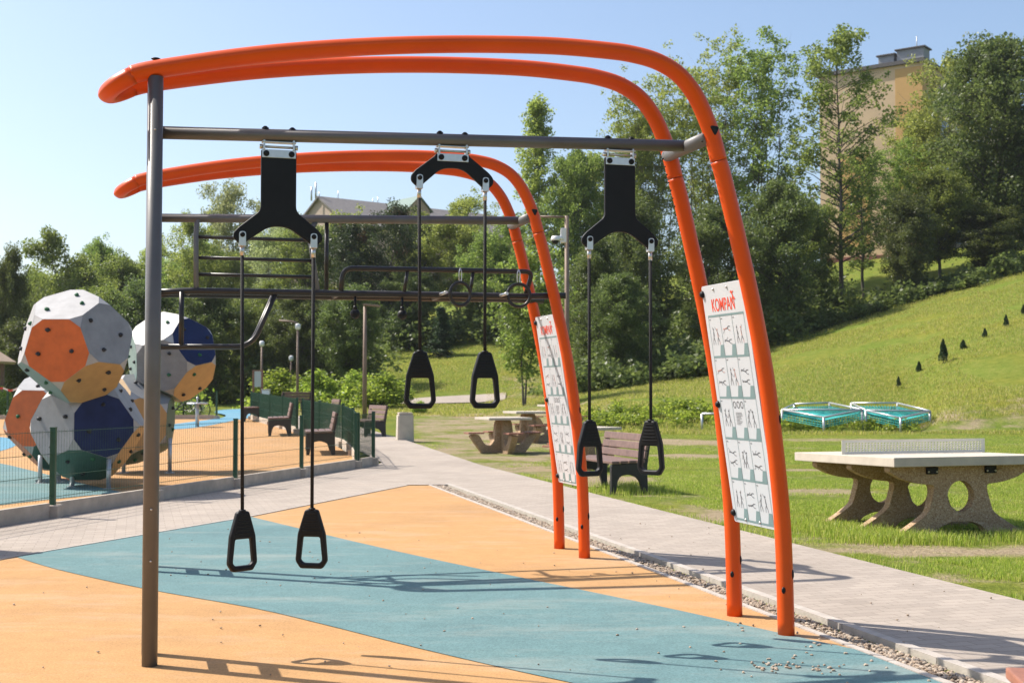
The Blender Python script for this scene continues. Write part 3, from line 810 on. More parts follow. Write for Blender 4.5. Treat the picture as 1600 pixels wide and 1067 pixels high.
PAN = {'w': ('grey panel', simple('panel_light_grey', (.36, .35, .345), .55, 0, .14, 5)), 'g': ('grey', simple('panel_grey', (.26, .26, .265), .55, 0, .14, 5)),
       'o': ('', simple('panel_orange', (.62, .13, .026), .5, 0, .16, 5)), 'n': ('', simple('panel_navy', (.016, .026, .085), .55, 0, .2, 5, 0, 60, .2)),
       't': ('', simple('panel_sage', (.19, .27, .25), .5, 0, .12, 5)), 'y': ('', simple('panel_tan', (.46, .28, .115), .5, 0, .12, 5)), 'd': ('', simple('panel_dark_green', (.055, .13, .105), .5, 0, .15, 5))}
LAB = {'w': 'light grey panel', 'g': 'grey panel', 'o': 'orange panel', 'n': 'navy blue panel', 't': 'pale sage green panel', 'y': 'tan panel', 'd': 'dark green panel'}
M['corner'] = simple('corner_light_grey', (.40, .385, .37), .55, 0, .12, 5)
M['hold_b'] = simple('hold_black', (.02, .02, .022), .6); M['hold_g'] = simple('hold_green', (.02, .13, .05), .6)
RAD = .845
bl0 = at(118, 650, 19.5)
boulder = thing('climbing_structure', 'cluster of five faceted climbing boulders with coloured panels and holds', 'climbing structure', (bl0.x, bl0.y, 0))
def boulder_ball(px, py, Y, n, edge, cols, seed, rad=RAD):
    c = at(px, py, Y) - Vector((bl0.x, bl0.y, 0)); rr = random.Random(seed)
    fc = dodeca(n, edge); body = MB(); b2 = bmesh.new()
    root = None
    core = MB()
    n0, e0 = Vector(n).normalized(), Vector(edge).normalized()
    # truncated corners
    for q, ps in fc: pass
    vset = []
    for q, ps in fc:
        for p in ps:
            if not any((p - v).length < 1e-4 for v in vset): vset.append(p)
    for p in vset:
        nb = sorted(vset, key=lambda v: (v - p).length)[1:4]
        tri_ = [p.lerp(v, .19) * rad + c for v in nb]
        nn = (tri_[1] - tri_[0]).cross(tri_[2] - tri_[0])
        if nn.dot(p) < 0: tri_.reverse()
        core.add(tri_, [(0, 1, 2)])
    for q, ps in fc:
        ring_ = []
        for k in range(5): ring_ += [ps[k].lerp(ps[k - 1], .19) * rad + c, ps[k].lerp(ps[(k + 1) % 5], .19) * rad + c]
        core.add(ring_, [list(range(10))])
    cm = core.data('climbing_boulder', [M['corner']]); bmm = bmesh.new(); bmm.from_mesh(cm); bmesh.ops.remove_doubles(bmm, verts=bmm.verts[:], dist=.001); bmesh.ops.recalc_face_normals(bmm, faces=bmm.faces[:]); bmm.to_mesh(cm); bmm.free()
    root = link('climbing_boulder', cm, boulder)
    order = sorted(range(12), key=lambda i: -fc[i][0].dot(Vector(n).normalized()))
    ring = order[1:6]; e = Vector(edge); e = (e - n0 * e.dot(n0)).normalized(); f = n0.cross(e)
    ring.sort(key=lambda i: (math.atan2(fc[i][0].dot(f), fc[i][0].dot(e)) + .05) % (2 * math.pi))
    seq = [order[0]] + ring + order[6:]
    for j, i in enumerate(seq):
        q, ps = fc[i]; cl = cols[j] if j < len(cols) else rr.choice('wgty')
        pts = []
        for k in range(5):
            p = ps[k]; pts += [p.lerp(ps[k - 1], .19), p.lerp(ps[(k + 1) % 5], .19)]
        m = MB(); top = [p * rad + c + q * .004 for p in pts]; cen = sum(top, Vector()) / 10
        top = [cen + (p - cen) * .995 for p in top]
        bot = [p - q * .02 for p in top]
        m.add(top + bot, [list(range(10))] + [(k, k + 10, (k + 1) % 10 + 10, (k + 1) % 10) for k in range(10)])
        po = m.build('panel', PAN[cl][1], root, None, LAB[cl])
        if j < 9:
            ax = (ps[0] - ps[1]).normalized(); ay = q.cross(ax)
            a0 = rr.uniform(0, 6)
            for k in range(3):
                a = a0 + k * 2.1 + rr.uniform(-.5, .5); d = rr.uniform(.24, .38) * rad
                h = MB(); pc = cen + ax * d * math.cos(a) + ay * d * math.sin(a)
                h.sphere((0, 0, 0), .038, 7, sc=(1, .8, .8)); h.v = [tuple(pc + Vector(v) * rr.uniform(.75, 1.15) + q * .012) for v in h.v]
                h.build('climbing_hold', M['hold_g'] if rr.random() < .3 else M['hold_b'], root)
    return c
# order of colours: front face, then neighbours counter-clockwise starting at the given edge
balls = [(118, 541, 18.25, (-.36, -.92, -.10), (0, 0, 1), 'owwtyggtt', 2),
         (138, 666, 19.0, (.30, -.95, .03), (-1, 0, 0), 'ngdywgdddyd', 5),
         (88, 656, 20.4, (-.55, -.82, .08), (-.75, .45, .3), 'otodwgdod', 8),
         (268, 558, 22.6, (.55, -.70, .36), (.25, 0, -1), 'nywwwg', 3),
         (205, 655, 22.3, (.25, -.9, -.1), (1, .2, 0), 'ydgywd', 9)]
for px, py, Y, n, e, cols, sd_ in balls:
    rz = Matrix.Rotation(math.atan2((CX - px) / F, 1), 3, 'Z'); boulder_ball(px, py, Y, rz @ Vector(n), rz @ Vector(e), cols, sd_)
for px, Y in ((115, 18.9), (172, 18.5), (65, 19.6), (267, 22.0), (195, 22.0), (94, 19.8)):
    x = (px - CX) / F * Y - bl0.x
    b = MB().tube([(x, Y - bl0.y, 0), (x, Y - bl0.y, .62 if px in (115, 267) else .45)], .034, 12); b.rbox((x, Y - bl0.y, .026), (.14, .14, .012), .002)
    b.build('leg', M['gal'], boulder)

# ================================================================== FENCES
def mesh_panel(L, h, z0, slope=0, wr=.0009):
    b = MB(); n = int(L / .055)
    def stick(p, q, r):
        p = Vector(p); q = Vector(q); d = (q - p).normalized(); a = Vector((0, 1, 0)); c = d.cross(a)
        b.add([p + a * r + c * r, p + a * r - c * r, p - a * r - c * r, p - a * r + c * r, q + a * r + c * r, q + a * r - c * r, q - a * r - c * r, q - a * r + c * r],
              [(0, 1, 5, 4), (1, 2, 6, 5), (2, 3, 7, 6), (3, 0, 4, 7)])
    for i in range(n + 1):
        x = .05 + (L - .1) * i / n; stick((x, 0, z0 + slope * x), (x, 0, z0 + h + slope * x), wr)
    for z in (.04, h * .35, h * .66, h - .02):
        for yy in (-.006, .006): stick((.03, yy, z0 + z + slope * .03), (L - .03, yy, z0 + z + slope * (L - .03)), .0026)
    return b
def fence_run(label, P, zf, plinth=True, hp=.84, skip=(), wr=.0009):
    """P: list of post positions on the ground"""
    t = thing('mesh_fence', label, 'fence', (P[0].x, P[0].y, 0), 0, 'green mesh fences round the playground'); o = Vector((P[0].x, P[0].y, 0))
    for i, p in enumerate(P):
        z = zf(p.y)
        b = MB(); b.rbox((p.x - o.x, p.y - o.y, z + (hp + .17) / 2), (.062, .062, hp + .17), .006); b.rbox((p.x - o.x, p.y - o.y, z + hp + .176), (.068, .068, .014), .004)
        b.build('post', M['green'], t)
        if plinth:
            b = MB(); b.rbox((p.x - o.x, p.y - o.y, z + .06), (.19, .19, .16), .012); b.build('post_base', M['concrete'], t)
        if i == len(P) - 1 or i in skip: continue
        q = P[i + 1]; d = q - p; L = Vector((d.x, d.y, 0)).length; a = math.atan2(d.y, d.x)
        sl = (zf(q.y) - z) / L
        po = mesh_panel(L, hp - .04, z + .19, sl, wr).build('mesh_panel', M['green'], t, (p.x - o.x, p.y - o.y, 0)); po.rotation_euler = (0, 0, a)
        if plinth:
            b = MB(); b.rbox((L / 2, 0, .05), (L - .19, .06, .24), .006); pl = b.build('plinth_board', M['concrete'], t, (p.x - o.x, p.y - o.y, z + sl * L / 2)); pl.rotation_euler = (0, -math.atan(sl), a)
    return t
fp_ = [FL0 + fd * s for s in (-1.55, 1.0, 3.5, 6.0, 8.5, 10.75, 11.35)]
def along(px):        # point of the fence line seen in a pixel column
    k = (px - CX) / F; s = (FL0.x - k * FL0.y) / (k * fd.y - fd.x); return FL0 + fd * s
fp_ = [along(-120), along(85), along(244), along(369), along(472), along(557)]
fence_run('long green mesh fence on a concrete plinth along the light path, nearest one', fp_, lambda y: floor_z(y) * .3)
c0 = along(557); c1 = Vector((-9.55, 46.2, 0)); n = 9
run = [along(584), c0 + Vector((.02, .10, 0)), Vector((-3.35, 27.0, 0)), Vector((-3.95, 30, 0)), Vector((-4.9, 32.7, 0)), Vector((-5.75, 35.2, 0)), Vector((-6.05, 36.1, 0)), Vector((-6.9, 38.6, 0)), Vector((-7.75, 41.1, 0)), Vector((-8.6, 43.6, 0)), Vector((-9.3, 45.7, 0))]
fence_run('green mesh fence running away behind the row of benches', run, floor_z, True, .84, (5,), .0042)
bk = [Vector((x, 46.0, 0)) for x in (-10.6, -13.1, -15.6, -18.1, -20.6, -23.1)]
fence_run('green mesh fence at the far end, partly hidden by the climbing boulders', bk, floor_z, True, .84, (), .0026)
# red and white tape tied along the far fence
m, nt_, b_ = nodes('barrier_stripe'); tc = coord(nt_); wv = N(nt_, 'ShaderNodeTexWave'); wv.inputs['Scale'].default_value = .9; nt_.links.new(tc, wv.inputs['Vector'])
rr_ = ramp(nt_, wv.outputs['Fac'], [(.48, (.7, .68, .66)), (.52, (.55, .05, .04))]); nt_.links.new(rr_.outputs[0], b_.inputs['Base Color']); M['tape'] = m
b = MB(); pts = [Vector((-18.75 + i * .13 - (i < 13) * 0, 45.9, 1.42 - .05 * math.sin(i * 1.3) + .012 * i * 0)) for i in range(27)]
b.add([p + Vector((0, 0, s)) for p in pts for s in (0, .07)], [(2 * i, 2 * i + 2, 2 * i + 3, 2 * i + 1) for i in range(26)])
o = b.build('barrier_tape', M['tape']); sm_ = o.modifiers.new('thick', 'SOLIDIFY'); sm_.thickness = .003
tag(o, 'red and white barrier tape strung along the far green fence', 'barrier tape')

# ================================================================== BENCHES
def make_bench(slat, nback=3):
    """local x: front(-) to back(+), y: length"""
    t = thing('park_bench', '', 'bench'); Ln = 1.65
    side = roundpoly([(-.30, 0), (-.235, 0), (-.20, .20), (-.15, .265), (-.02, .285), (.10, .24), (.155, .17), (.20, 0), (.275, 0), (.265, .40), (.335, .84), (.285, .85), (.205, .45), (-.30, .43)], [.004, .004, .06, .05, .05, .06, .05, .004, .004, .05, .02, .02, .03, .03], 4)
    for y in (.06, Ln - .06):
        b = MB(); b.mesh(curve_mesh([side], .07, .008, 2), Matrix.Translation((0, y, 0)) @ Matrix.Rotation(R(90), 4, 'X')); b.build('side_frame', M['cast'], t)
    for i in range(4):
        MB().rbox((-.245 + i * .135, Ln / 2, .458 + i * .004), (.118, Ln, .04), .008).build('seat_slat', slat, t)
    for i in range(nback):
        z = .56 + i * (.36 / nback) * 1.02
        MB().rbox((.205 + (z - .45) * .2, Ln / 2, z), (.038, Ln, .30 / nback + .008), .008, Matrix.Rotation(R(11), 3, 'Y')).build('back_slat', slat, t)
    return t
bench = make_bench(M['slat'])
def gz(px, Y, z=None): p = gd(px, Y); return p if z is None else Vector((p.x, p.y, z))
BP = [((986, 18.55), None, A0 + R(2), 'brown slatted bench on the grass behind the far orange frame', 'benches along the path'),
      ((503, 27.0), 'f', A0 - R(6.5), 'brown slatted bench inside the fence, nearest of the three in the row', 'benches in the fenced playground'),
      ((439, 34.4), 'f', A0 - R(5), 'brown slatted bench inside the fence, middle one of the row', 'benches in the fenced playground'),
      ((396, 43.5), 'f', A0 - R(4), 'brown slatted bench on blue rubber inside the fence, farthest of the row', 'benches in the fenced playground'),
      ((588, 34.6), None, A0 + R(6), 'small distant bench beside the brown lamp pole across the path', 'benches along the path'),
      ((517, 41.5), None, A0, 'distant bench partly hidden behind the green fence panels', 'benches along the path'),
      ((434, 54), None, A0 + R(-55), 'farthest bench seen just over the green fence below the bushes', 'benches along the path')]
for i, ((px, Y), fl_, rz, lab, gr) in enumerate(BP):
    p = gd(px, Y)
    if fl_: p.z = floor_z(Y) + .02
    place(bench, i == 0, p, rz, lab, gr, (1.06, 1, 1.04) if i else (1, 1, 1))
b2 = copy_tree(bench)     # corner of a bench at the lower right of the picture
for ch in b2.children:
    if 'slat' in ch.name: ch.data = ch.data.copy(); ch.data.materials[0] = M['slat2']
place(b2, True, Vector((1.775, 2.86, 0)), R(-9), 'red-brown bench corner cut off at the lower right edge', 'benches along the path', (1, 1, 1))
b3 = copy_tree(bench); place(b3, True, Vector((-5.75, 10.3, 0)), R(-23.5), 'unseen bench added outside the left edge to cast a shadow onto the path', 'benches along the path', (1, 1, 1))  # unseen bench, added only so its shadow falls on the path

# ================================================================== TABLE TENNIS
tt = Vector((3.87, 13.0, 0)); tl = Vector((-.59, 1.9, 0)); TL = tl.length; ta = math.atan2(tl.y, tl.x) - math.pi / 2
t = thing('table_tennis_table', 'concrete table tennis table with perforated steel net on three holed legs', 'table tennis table', (tt.x, tt.y, -.05), ta)
def zt_(y): return .81 - .018 * y          # top surface, falls slightly away
TW = 1.86
b = MB(); b.rbox((TW / 2, TL / 2, zt_(TL / 2) - .048), (TW, TL, .096), .008, Matrix.Rotation(-.018, 3, 'X')); b.build('table_top', M['concrete_lt'], t)
half = [(.86, .715), (.86, .655), (.70, .575), (.52, .53), (.325, .51), (.33, .44), (.395, .235), (.45, .19), (.56, .12), (.84, -.04), (.34, -.04), (.27, .07), (.12, .125)]
out = roundpoly(half + [(-x, z) for x, z in reversed(half)], .05, 4)
hole = [(.162 * math.cos(a), .39 + .162 * math.sin(a)) for a in np.linspace(0, 2 * math.pi, 33)[:-1]]
lm = curve_mesh([out, hole], .10, .006, 1)
for f, dy in ((.12, 0), (.48, 0), (.84, 0)):
    y = TL * f; d = zt_(y) - .096 - .715
    b = MB(); b.mesh(lm, Matrix.Translation((TW / 2, y, d)) @ Matrix.Rotation(R(90), 4, 'X'))
    lg = b.build('leg', M['aggregate'], t)
    for x in (-.36, .36):
        k = MB(); k.rbox((TW / 2 + x, y - .064, zt_(y) - .146), (.135, .028, .075), .006); br_ = k.build('bracket', M['black'], lg)
        for q in (-.05, .05): bolt((TW / 2 + x + q, y - .079, zt_(y) - .158), .011).build('bolt', M['steel'], br_)
# net: steel plate with rows of holes
b = bmesh.new(); NW, NH = TW - .02, .155; nx, nz = 46, 6
gx_ = []
def netmesh():
    mb = MB(); cx_ = NW / nx; cz_ = NH / nz; r = .34
    for i in range(nx):
        for k in range(nz):
            x = i * cx_; z = k * cz_
            solid = i in (0, nx - 1) or k in (0, nz - 1)
            if solid:
                mb.add([(x, 0, z), (x + cx_, 0, z), (x + cx_, 0, z + cz_), (x, 0, z + cz_)], [(0, 1, 2, 3)]); continue
            o8 = []; rx_, rz_ = cx_ * .30, cz_ * .30; mx, mz = x + cx_ / 2, z + cz_ / 2
            outer = [(x, z), (mx, z), (x + cx_, z), (x + cx_, mz), (x + cx_, z + cz_), (mx, z + cz_), (x, z + cz_), (x, mz)]
            ang = [225, 270, 315, 0, 45, 90, 135, 180]
            inner = [(mx + rx_ * math.cos(R(a)), mz + rz_ * math.sin(R(a))) for a in ang]
            mb.add([(p[0], 0, p[1]) for p in outer + inner], [(q, (q + 1) % 8, (q + 1) % 8 + 8, q + 8) for q in range(8)])
    return mb
nb = netmesh().build('net', simple('net_cream', (.80, .75, .64), .5, 0, .06, 8), t, (.01, TL / 2, zt_(TL / 2) + .003)); md = nb.modifiers.new('thick', 'SOLIDIFY'); md.thickness = .004; md.offset = 0
b.free()

# ================================================================== PICNIC TABLES
def make_picnic():
    t = thing('picnic_table', '', 'picnic table')
    MB().rbox((0, 0, .77), (1.02, 1.02, .055), .008).build('table_top', M['concrete_lt'], t)
    b = MB()
    for sx, sy in ((0, 1), (0, -1), (1, 0), (-1, 0)):
        hf = [(.05, .74), (.17, .74), (.20, .60), (.235, .28), (.33, .16), (.46, .20), (.60, .42), (.76, .42), (.80, .38), (.66, .18), (.50, -.02), (.36, -.03), (.22, -.02), (.05, -.02)]
        a = math.atan2(sy, sx)
        b.mesh(curve_mesh([roundpoly(hf, .05, 3)], .16, .012, 1), Matrix.Rotation(a, 4, 'Z') @ Matrix.Rotation(R(90), 4, 'X'))
    b.build('pedestal', M['aggregate'], t)
    for sx, sy in ((0, 1), (0, -1), (1, 0), (-1, 0)):
        b = MB(); a = math.atan2(sy, sx); rm = Matrix.Rotation(a, 3, 'Z')
        for k in range(4): b.rbox(rm @ Vector((.55 + k * .095, 0, .45)), (.085, .36, .035), .006, rm)
        b.build('seat', M['slat2'], t)
    return t
pic = make_picnic()
for i, (px, Y, rz, lab) in enumerate(((786, 29.0, R(20), 'left picnic table with four slatted seats, nearer of the two side by side'), (825, 33.0, R(20), 'picnic table standing just behind the left one, farthest of the group'),
                                     (912, 24.3, R(38), 'nearest picnic table, half hidden by the far orange legs and the bench'), (872, 38.5, R(15), 'small far picnic table seen between the orange legs'))):
    place(pic, i == 0, gd(px, Y), rz, lab, 'concrete picnic tables on the dry grass')

# ================================================================== NET FRAMES on the lawn
def net_frame(label, corners, mids):
    """corners: (pixel column, distance, pixel row of the top); every other corner is lower, so the net lies folded"""
    P = [Vector(((px - CX) / F * Y, Y, 0)) for px, Y, py in corners]; T = [at(px, py, Y) for px, Y, py in corners]
    c = sum(P, Vector()) / len(P); c.z = .2; t = thing('net_frame', label, 'net frame', c, 0, 'low steel frames with turquoise nets'); n = len(P)
    T = [p - c for p in T]
    for i in range(n):
        MB().tube([Vector((T[i].x, T[i].y, -.1)), T[i]], .036, 8).build('post', M['gal'], t)
        MB().tube([T[i], T[(i + 1) % n]], .03, 8).build('top_rail', M['gal'], t)
    MB().tube([T[mids[0]], T[mids[1]]], .03, 8).build('fold_rail', M['gal'], t)
    b = MB(); k = 15; dz = Vector((0, 0, -.09))
    for i in range(n):       # net hung inside the rails: rings and spokes of cord sagging to the middle
        a, d = T[i] + dz, T[(i + 1) % n] + dz; m = sum(T, Vector()) / n + Vector((0, 0, -.22))
        for s in range(k + 1):
            f = s / k; p = a.lerp(d, f); b.tube([p, p.lerp(m, .5) + Vector((0, 0, -.07)), m], .011, 4, caps=False)
            if s:
                sag = Vector((0, 0, -.28 * f * (1 - f))); b.tube([a.lerp(m, f) + sag, d.lerp(m, f) + sag], .011, 4, caps=False)
            q = p + Vector((0, 0, -.20)); b.tube([p, q], .010, 4, caps=False)
        for z in (-.07, -.14, -.2): b.tube([a + Vector((0, 0, z)), d + Vector((0, 0, z))], .010, 4, caps=False)
    b.build('net', M['net'], t); return t
net_frame('left turquoise net stretched in a low steel frame on the lawn', [(1222, 39.5, 640), (1287, 37.3, 652), (1347, 39.2, 640), (1296, 42.5, 629), (1241, 42.5, 631)], (0, 2))
net_frame('right turquoise net stretched in a low steel frame below the bank', [(1353, 39.6, 641), (1407, 38.2, 653), (1453, 40.0, 642), (1402, 42.5, 629.5), (1330, 43, 629.5)], (0, 2))
o = thing('hurdle', 'low galvanised hurdle rail on the grass beside the orange legs', 'hurdle', gd(1120, 38))
b = MB(); w_ = .45
for s in (-1, 1): MB().tube([(s * w_, 0, -.05), (s * w_, 0, .55)], .035, 8).build('post', M['gal'], o)
MB().tube([(-w_, 0, .55), (w_, 0, .55)], .035, 8).build('top_rail', M['gal'], o)

# ================================================================== BIN, LAMPS, CAMERA POLE, BOARD, SPINNER, BICYCLE
p = gd(633, 33.2); t = thing('litter_bin', 'pale concrete litter bin beside the path in dry grass', 'litter bin', p, R(12))
b = MB(); me = bmesh.new(); bmesh.ops.create_cube(me, size=1)
for v in me.verts:
    k = .92 if v.co.z > 0 else 1; v.co = Vector((v.co.x * .43 * k, v.co.y * .43 * k, (v.co.z + .5) * .74 - .02))
bmesh.ops.bevel(me, geom=me.edges[:], offset=.03, segments=3, affect='EDGES'); b.bm(me); me.free()
b.build('bin_body', M['concrete_lt'], t)
b = MB(); b.rbox((0, 0, .735), (.36, .36, .05), .015); b.build('bin_rim', M['concrete'], t)
b = MB(); b.lathe([(0, 0), (.12, 0), (.12, .012), (0, .012)], (0, 0, .755), 16); b.build('liner', M['cast'], t)

p = gd(570, 46.5); t = thing('street_lamp', 'thick brown lamp pole with flat panel head beside the distant bench', 'street lamp', p, 0)
hz = 1.45 + 130 * 46.5 / 2000 - p.z
MB().tube([(0, 0, -.1), (0, 0, hz * .5), (0, 0, hz)], [.085, .075, .06], 10).build('pole', M['lamp_pole'], t)
MB().rbox((.25, 0, hz + .03), (.62, .3, .06), .02, Matrix.Rotation(R(6), 3, 'Y')).build('lamp_head', M['lamp_pole'], t)
def lamp(px, Y, ytop, arm, lab):
    p = gd(px, Y); t = thing('street_lamp', lab, 'street lamp', p, 0, 'slim lamps with white heads'); h = 1.45 + (608 - ytop) * Y / 2000 - p.z
    MB().tube([(0, 0, -.1), (0, 0, h - .1)], [.07, .05], 8).build('pole', M['lamp_pole'], t)
    b = MB(); b.lathe([(0, -.28), (.08, -.24), (.125, -.19), (.125, -.02), (.08, .02), (0, .04)], (0, 0, h), 12); b.build('lamp_head', M['white_pl'], t)
    if arm:
        b = MB(); b.tube([(0, 0, h + .03), (-.25, 0, h + .12), (-.85, 0, h + .16)], .045, 8); b.build('arm', M['lamp_pole'], t)
lamp(465, 58, 506, True, 'slim brown lamp with white head and a bent arm to the left')
lamp(409, 63, 533, False, 'slim lamp with a small white head behind the info board')
lamp(455, 66, 556, False, 'short lamp with white head low among the bushes')
p = gd(886, 36); t = thing('camera_pole', 'tall brown pole with white dome camera behind the far orange frame', 'camera pole', p, 0)
h = 1.45 + 272 * 36 / 2000 - p.z
MB().tube([(0, 0, -.1), (0, 0, h)], [.075, .06], 12).build('pole', M['lamp_pole'], t)
MB().tube([(.02, 0, h - .03), (-.75, 0, h - .02)], .03, 8).build('arm', M['lamp_pole'], t)
zc = 1.45 + 235 * 36 / 2000 - p.z
b = MB(); b.rbox((-.10, -.06, zc + .10), (.16, .18, .42), .03); b.tube([(-.1, -.1, zc - .02), (-.20, -.14, zc + .03), (-.32, -.16, zc)], .06, 8)
cb = b.build('camera_bracket', M['white_pl'], t)
b = MB(); b.lathe([(.0, .12), (.10, .10), (.13, .02), (.13, -.02), (.0, -.02)], (-.33, -.16, zc - .03), 14); b.build('camera_hood', M['white_pl'], t)
b = MB(); b.sphere((-.33, -.16, zc - .06), .10, 12); b.build('camera_dome', M['black'], t)

p = gd(403, 60); t = thing('info_board', 'white notice board in a red-brown frame beyond the playground', 'notice board', p, 0)
z0 = 1.45 + 3 * 60 / 2000 - p.z; z1 = 1.45 + 30 * 60 / 2000 - p.z
MB().rbox((0, 0, (z0 + z1) / 2), (.36, .03, z1 - z0 - .06), .004).build('board', M['white'], t)
for s in (-1, 1): MB().rbox((s * .205, 0, z1 / 2 - .1), (.09, .08, z1 + .2), .006).build('post', M['slat2'], t)
MB().rbox((0, 0, z1 - .02), (.35, .05, .05), .006).build('top_rail', M['slat2'], t)
p = gd(416, 57); t = thing('utility_box', 'small white utility box behind the far green fence', 'utility box', p, 0)
MB().rbox((0, 0, .45), (.34, .25, .95), .02).build('cabinet', M['white_pl'], t); MB().rbox((0, 0, .945), (.38, .29, .05), .015).build('lid', M['concrete_lt'], t)

p = fp(308, 668); t = thing('spinner_disc', 'small round standing spinner on a post inside the playground', 'play spinner', p, 0)
h = (668 - 629) * p.y / 2000
MB().tube([(0, 0, 0), (0, 0, h)], .058, 14).build('post', M['gal'], t)
b = MB(); b.lathe([(0, 0), (.30, 0), (.33, .02), (.33, .04), (.30, .06), (0, .05)], (0, 0, h - .06), 24); b.build('disc', M['gal'], t)
b = MB(); b.tube([(0, 0, h), (0, 0, h + .12)], .02, 8); b.sphere((0, 0, h + .14), .04, 8); b.build('hub', M['gal'], t)

def make_bike():
    t = thing('bicycle', '', 'bicycle')
    for x in (-.52, .52):
        r = [(x + .33 * math.cos(a), 0, .34 + .33 * math.sin(a)) for a in np.linspace(0, 2 * math.pi, 25)]
        wo = MB().tube(r, .02, 6, caps=False, up=(0, 1, 0)).build('wheel', M['black'], t)
        b = MB()
        for a in np.linspace(0, math.pi, 8)[:-1]: b.tube([(x + .32 * math.cos(a), 0, .34 + .32 * math.sin(a)), (x - .32 * math.cos(a), 0, .34 - .32 * math.sin(a))], .004, 4)
        b.build('spokes', M['steel'], wo)
    b = MB()
    for p, q in (((-.52, 0, .34), (-.1, 0, .32)), ((-.1, 0, .32), (-.22, 0, .82)), ((-.52, 0, .34), (-.2, 0, .75)), ((-.2, 0, .75), (.36, 0, .80)), ((-.1, 0, .32), (.38, 0, .72)), ((.33, 0, .98), (.52, 0, .34))): b.tube([p, q], .02, 8)
    b.build('bicycle_frame', M['blackmetal'], t)
    MB().rbox((-.23, 0, .90), (.26, .13, .06), .02).build('saddle', M['black'], t)
    MB().tube([(.30, -.28, 1.02), (.35, -.1, 1.0), (.35, .1, 1.0), (.30, .28, 1.02)], .016, 8).build('handlebar', M['black'], t)
    return t
bk_ = make_bike()
for i, (px, Y, rz, lab) in enumerate(((278, 47.5, .3, 'left dark bicycle parked beyond the far playground fence'), (296, 48.2, -.2, 'right dark bicycle parked beyond the far playground fence'))):
    place(bk_, i == 0, gd(px, Y), rz, lab, 'bicycles parked beyond the playground')

# small wooden pavilion whose roof edge shows at the far left
p = gd(-102, 52); t = thing('pavilion', 'light timber pavilion roof at the far left edge behind the boulders', 'pavilion', p, 0)
zr = 1.45 + 48 * 52 / 2000 - p.z
b = MB(); wv_ = 2.7
b.add([(-wv_, -1.6, zr + .9), (0, -1.6, zr + 1.6), (wv_, -1.6, zr - .1), (-wv_, 1.6, zr + .9), (0, 1.6, zr + 1.6), (wv_, 1.6, zr - .1)], [(0, 1, 4, 3), (1, 2, 5, 4)])
ro = b.build('roof', simple('pale_timber', (.42, .30, .20), .7), t); q = ro.modifiers.new('t', 'SOLIDIFY'); q.thickness = .12
for x in (-2.3, 2.2):
    for y in (-1.4, 1.4): MB().rbox((x, y, zr / 2), (.14, .14, zr + .2 + (1.0 if x < 0 else .1)), .01).build('post', M['slat'], t)

# ================================================================== TWO PEOPLE far off
def person(label, px, Y, hgt, shirt, trousers, rz):
    p = gd(px, Y); t = thing('person', label, 'person', p, rz); k = hgt / 1.75
    def skin(pts, edges, rad):
        me = bpy.data.meshes.new('body'); me.from_pydata([Vector(q) * k for q in pts], edges, []); o = bpy.data.objects.new('body', me); COL.objects.link(o)
        sk = o.modifiers.new('skin', 'SKIN'); sv = me.skin_vertices[0].data if me.skin_vertices else None
        return o
    b = MB()
    def limb(pts, rs, mi): b.tube([Vector(q) * k for q in pts], [r * k for r in rs], 10, mi)
    for s in (-1, 1):
        limb([(s * .09, 0, .92), (s * .10, -.03, .5), (s * .10, .02, .08)], [.092, .062, .042], 2)
        limb([(s * .10, .03, .06), (s * .10, -.06, .045), (s * .10, -.17, .03)], [.042, .045, .03], 3)
        limb([(s * .19, 0, 1.40), (s * .24, .02, 1.12)], [.055, .045], 1)
        limb([(s * .24, .02, 1.12), (s * .22, -.10, .88), (s * .21, -.13, .79)], [.038, .03, .03], 0)
    limb([(0, 0, .88), (0, 0, 1.0), (0, -.01, 1.2), (0, 0, 1.40), (0, 0, 1.47)], [.15, .155, .16, .17, .08], 1)
    limb([(0, 0, 1.45), (0, -.01, 1.54)], [.05, .05], 0)
    b.sphere(Vector((0, -.015, 1.64)) * k, .105 * k, 12, 0, (.86, 1, 1.12))
    skin_m = simple('skin', (.50, .30, .21), .6); hair = simple('hair', (.06, .04, .03), .7)
    bo = b.build('body', [skin_m, shirt, trousers, M['cast']], t)
    hb = MB(); hb.sphere(Vector((0, .012, 1.665)) * k, .112 * k, 12, 0, (.9, 1, 1.05)); hb.build('hair', hair, t)
person('adult in a white top and dark trousers walking beyond the playground', 371, 79, 1.72, simple('white_shirt', (.7, .7, .72), .8), simple('dark_trousers', (.05, .05, .06), .8), R(70))
person('child in a pink outfit walking beyond the playground', 388, 76, 1.32, simple('pink_top', (.65, .25, .25), .8), simple('pink_trousers', (.62, .2, .2), .8), R(60))
# ================================================================== VEGETATION
def leaves(name, P, size, mat, up=.25, asp=.62, rng=NR):
    """one small rhombus leaf per point"""
    P = np.asarray(P, float); k = len(P)
    a = rng.normal(size=(k, 3)); a[:, 2] *= .6; a /= np.linalg.norm(a, axis=1)[:, None]
    nn = rng.normal(size=(k, 3)); nn[:, 2] += up * 2
    b = np.cross(nn, a); b /= np.linalg.norm(b, axis=1)[:, None] + 1e-9
    s = (np.asarray(size) * rng.uniform(.65, 1.35, k)) if np.ndim(size) else size * rng.uniform(.65, 1.35, k)
    a = a * s[:, None]; b = b * (s * asp)[:, None]
    v = np.stack([P - a, P + b * .9 + a * .1, P + a, P - b * .9 + a * .1], 1).reshape(-1, 3)
    f = np.arange(4 * k).reshape(-1, 4)
    me = fast_mesh(name, v, f); me.materials.append(mat); return me
def prof_broad(t): return (math.sin(math.pi * min(1, .10 + t * .92)) ** .6)
def prof_airy(t): return .35 + .65 * math.sin(math.pi * min(1, .12 + t * .86)) ** .8
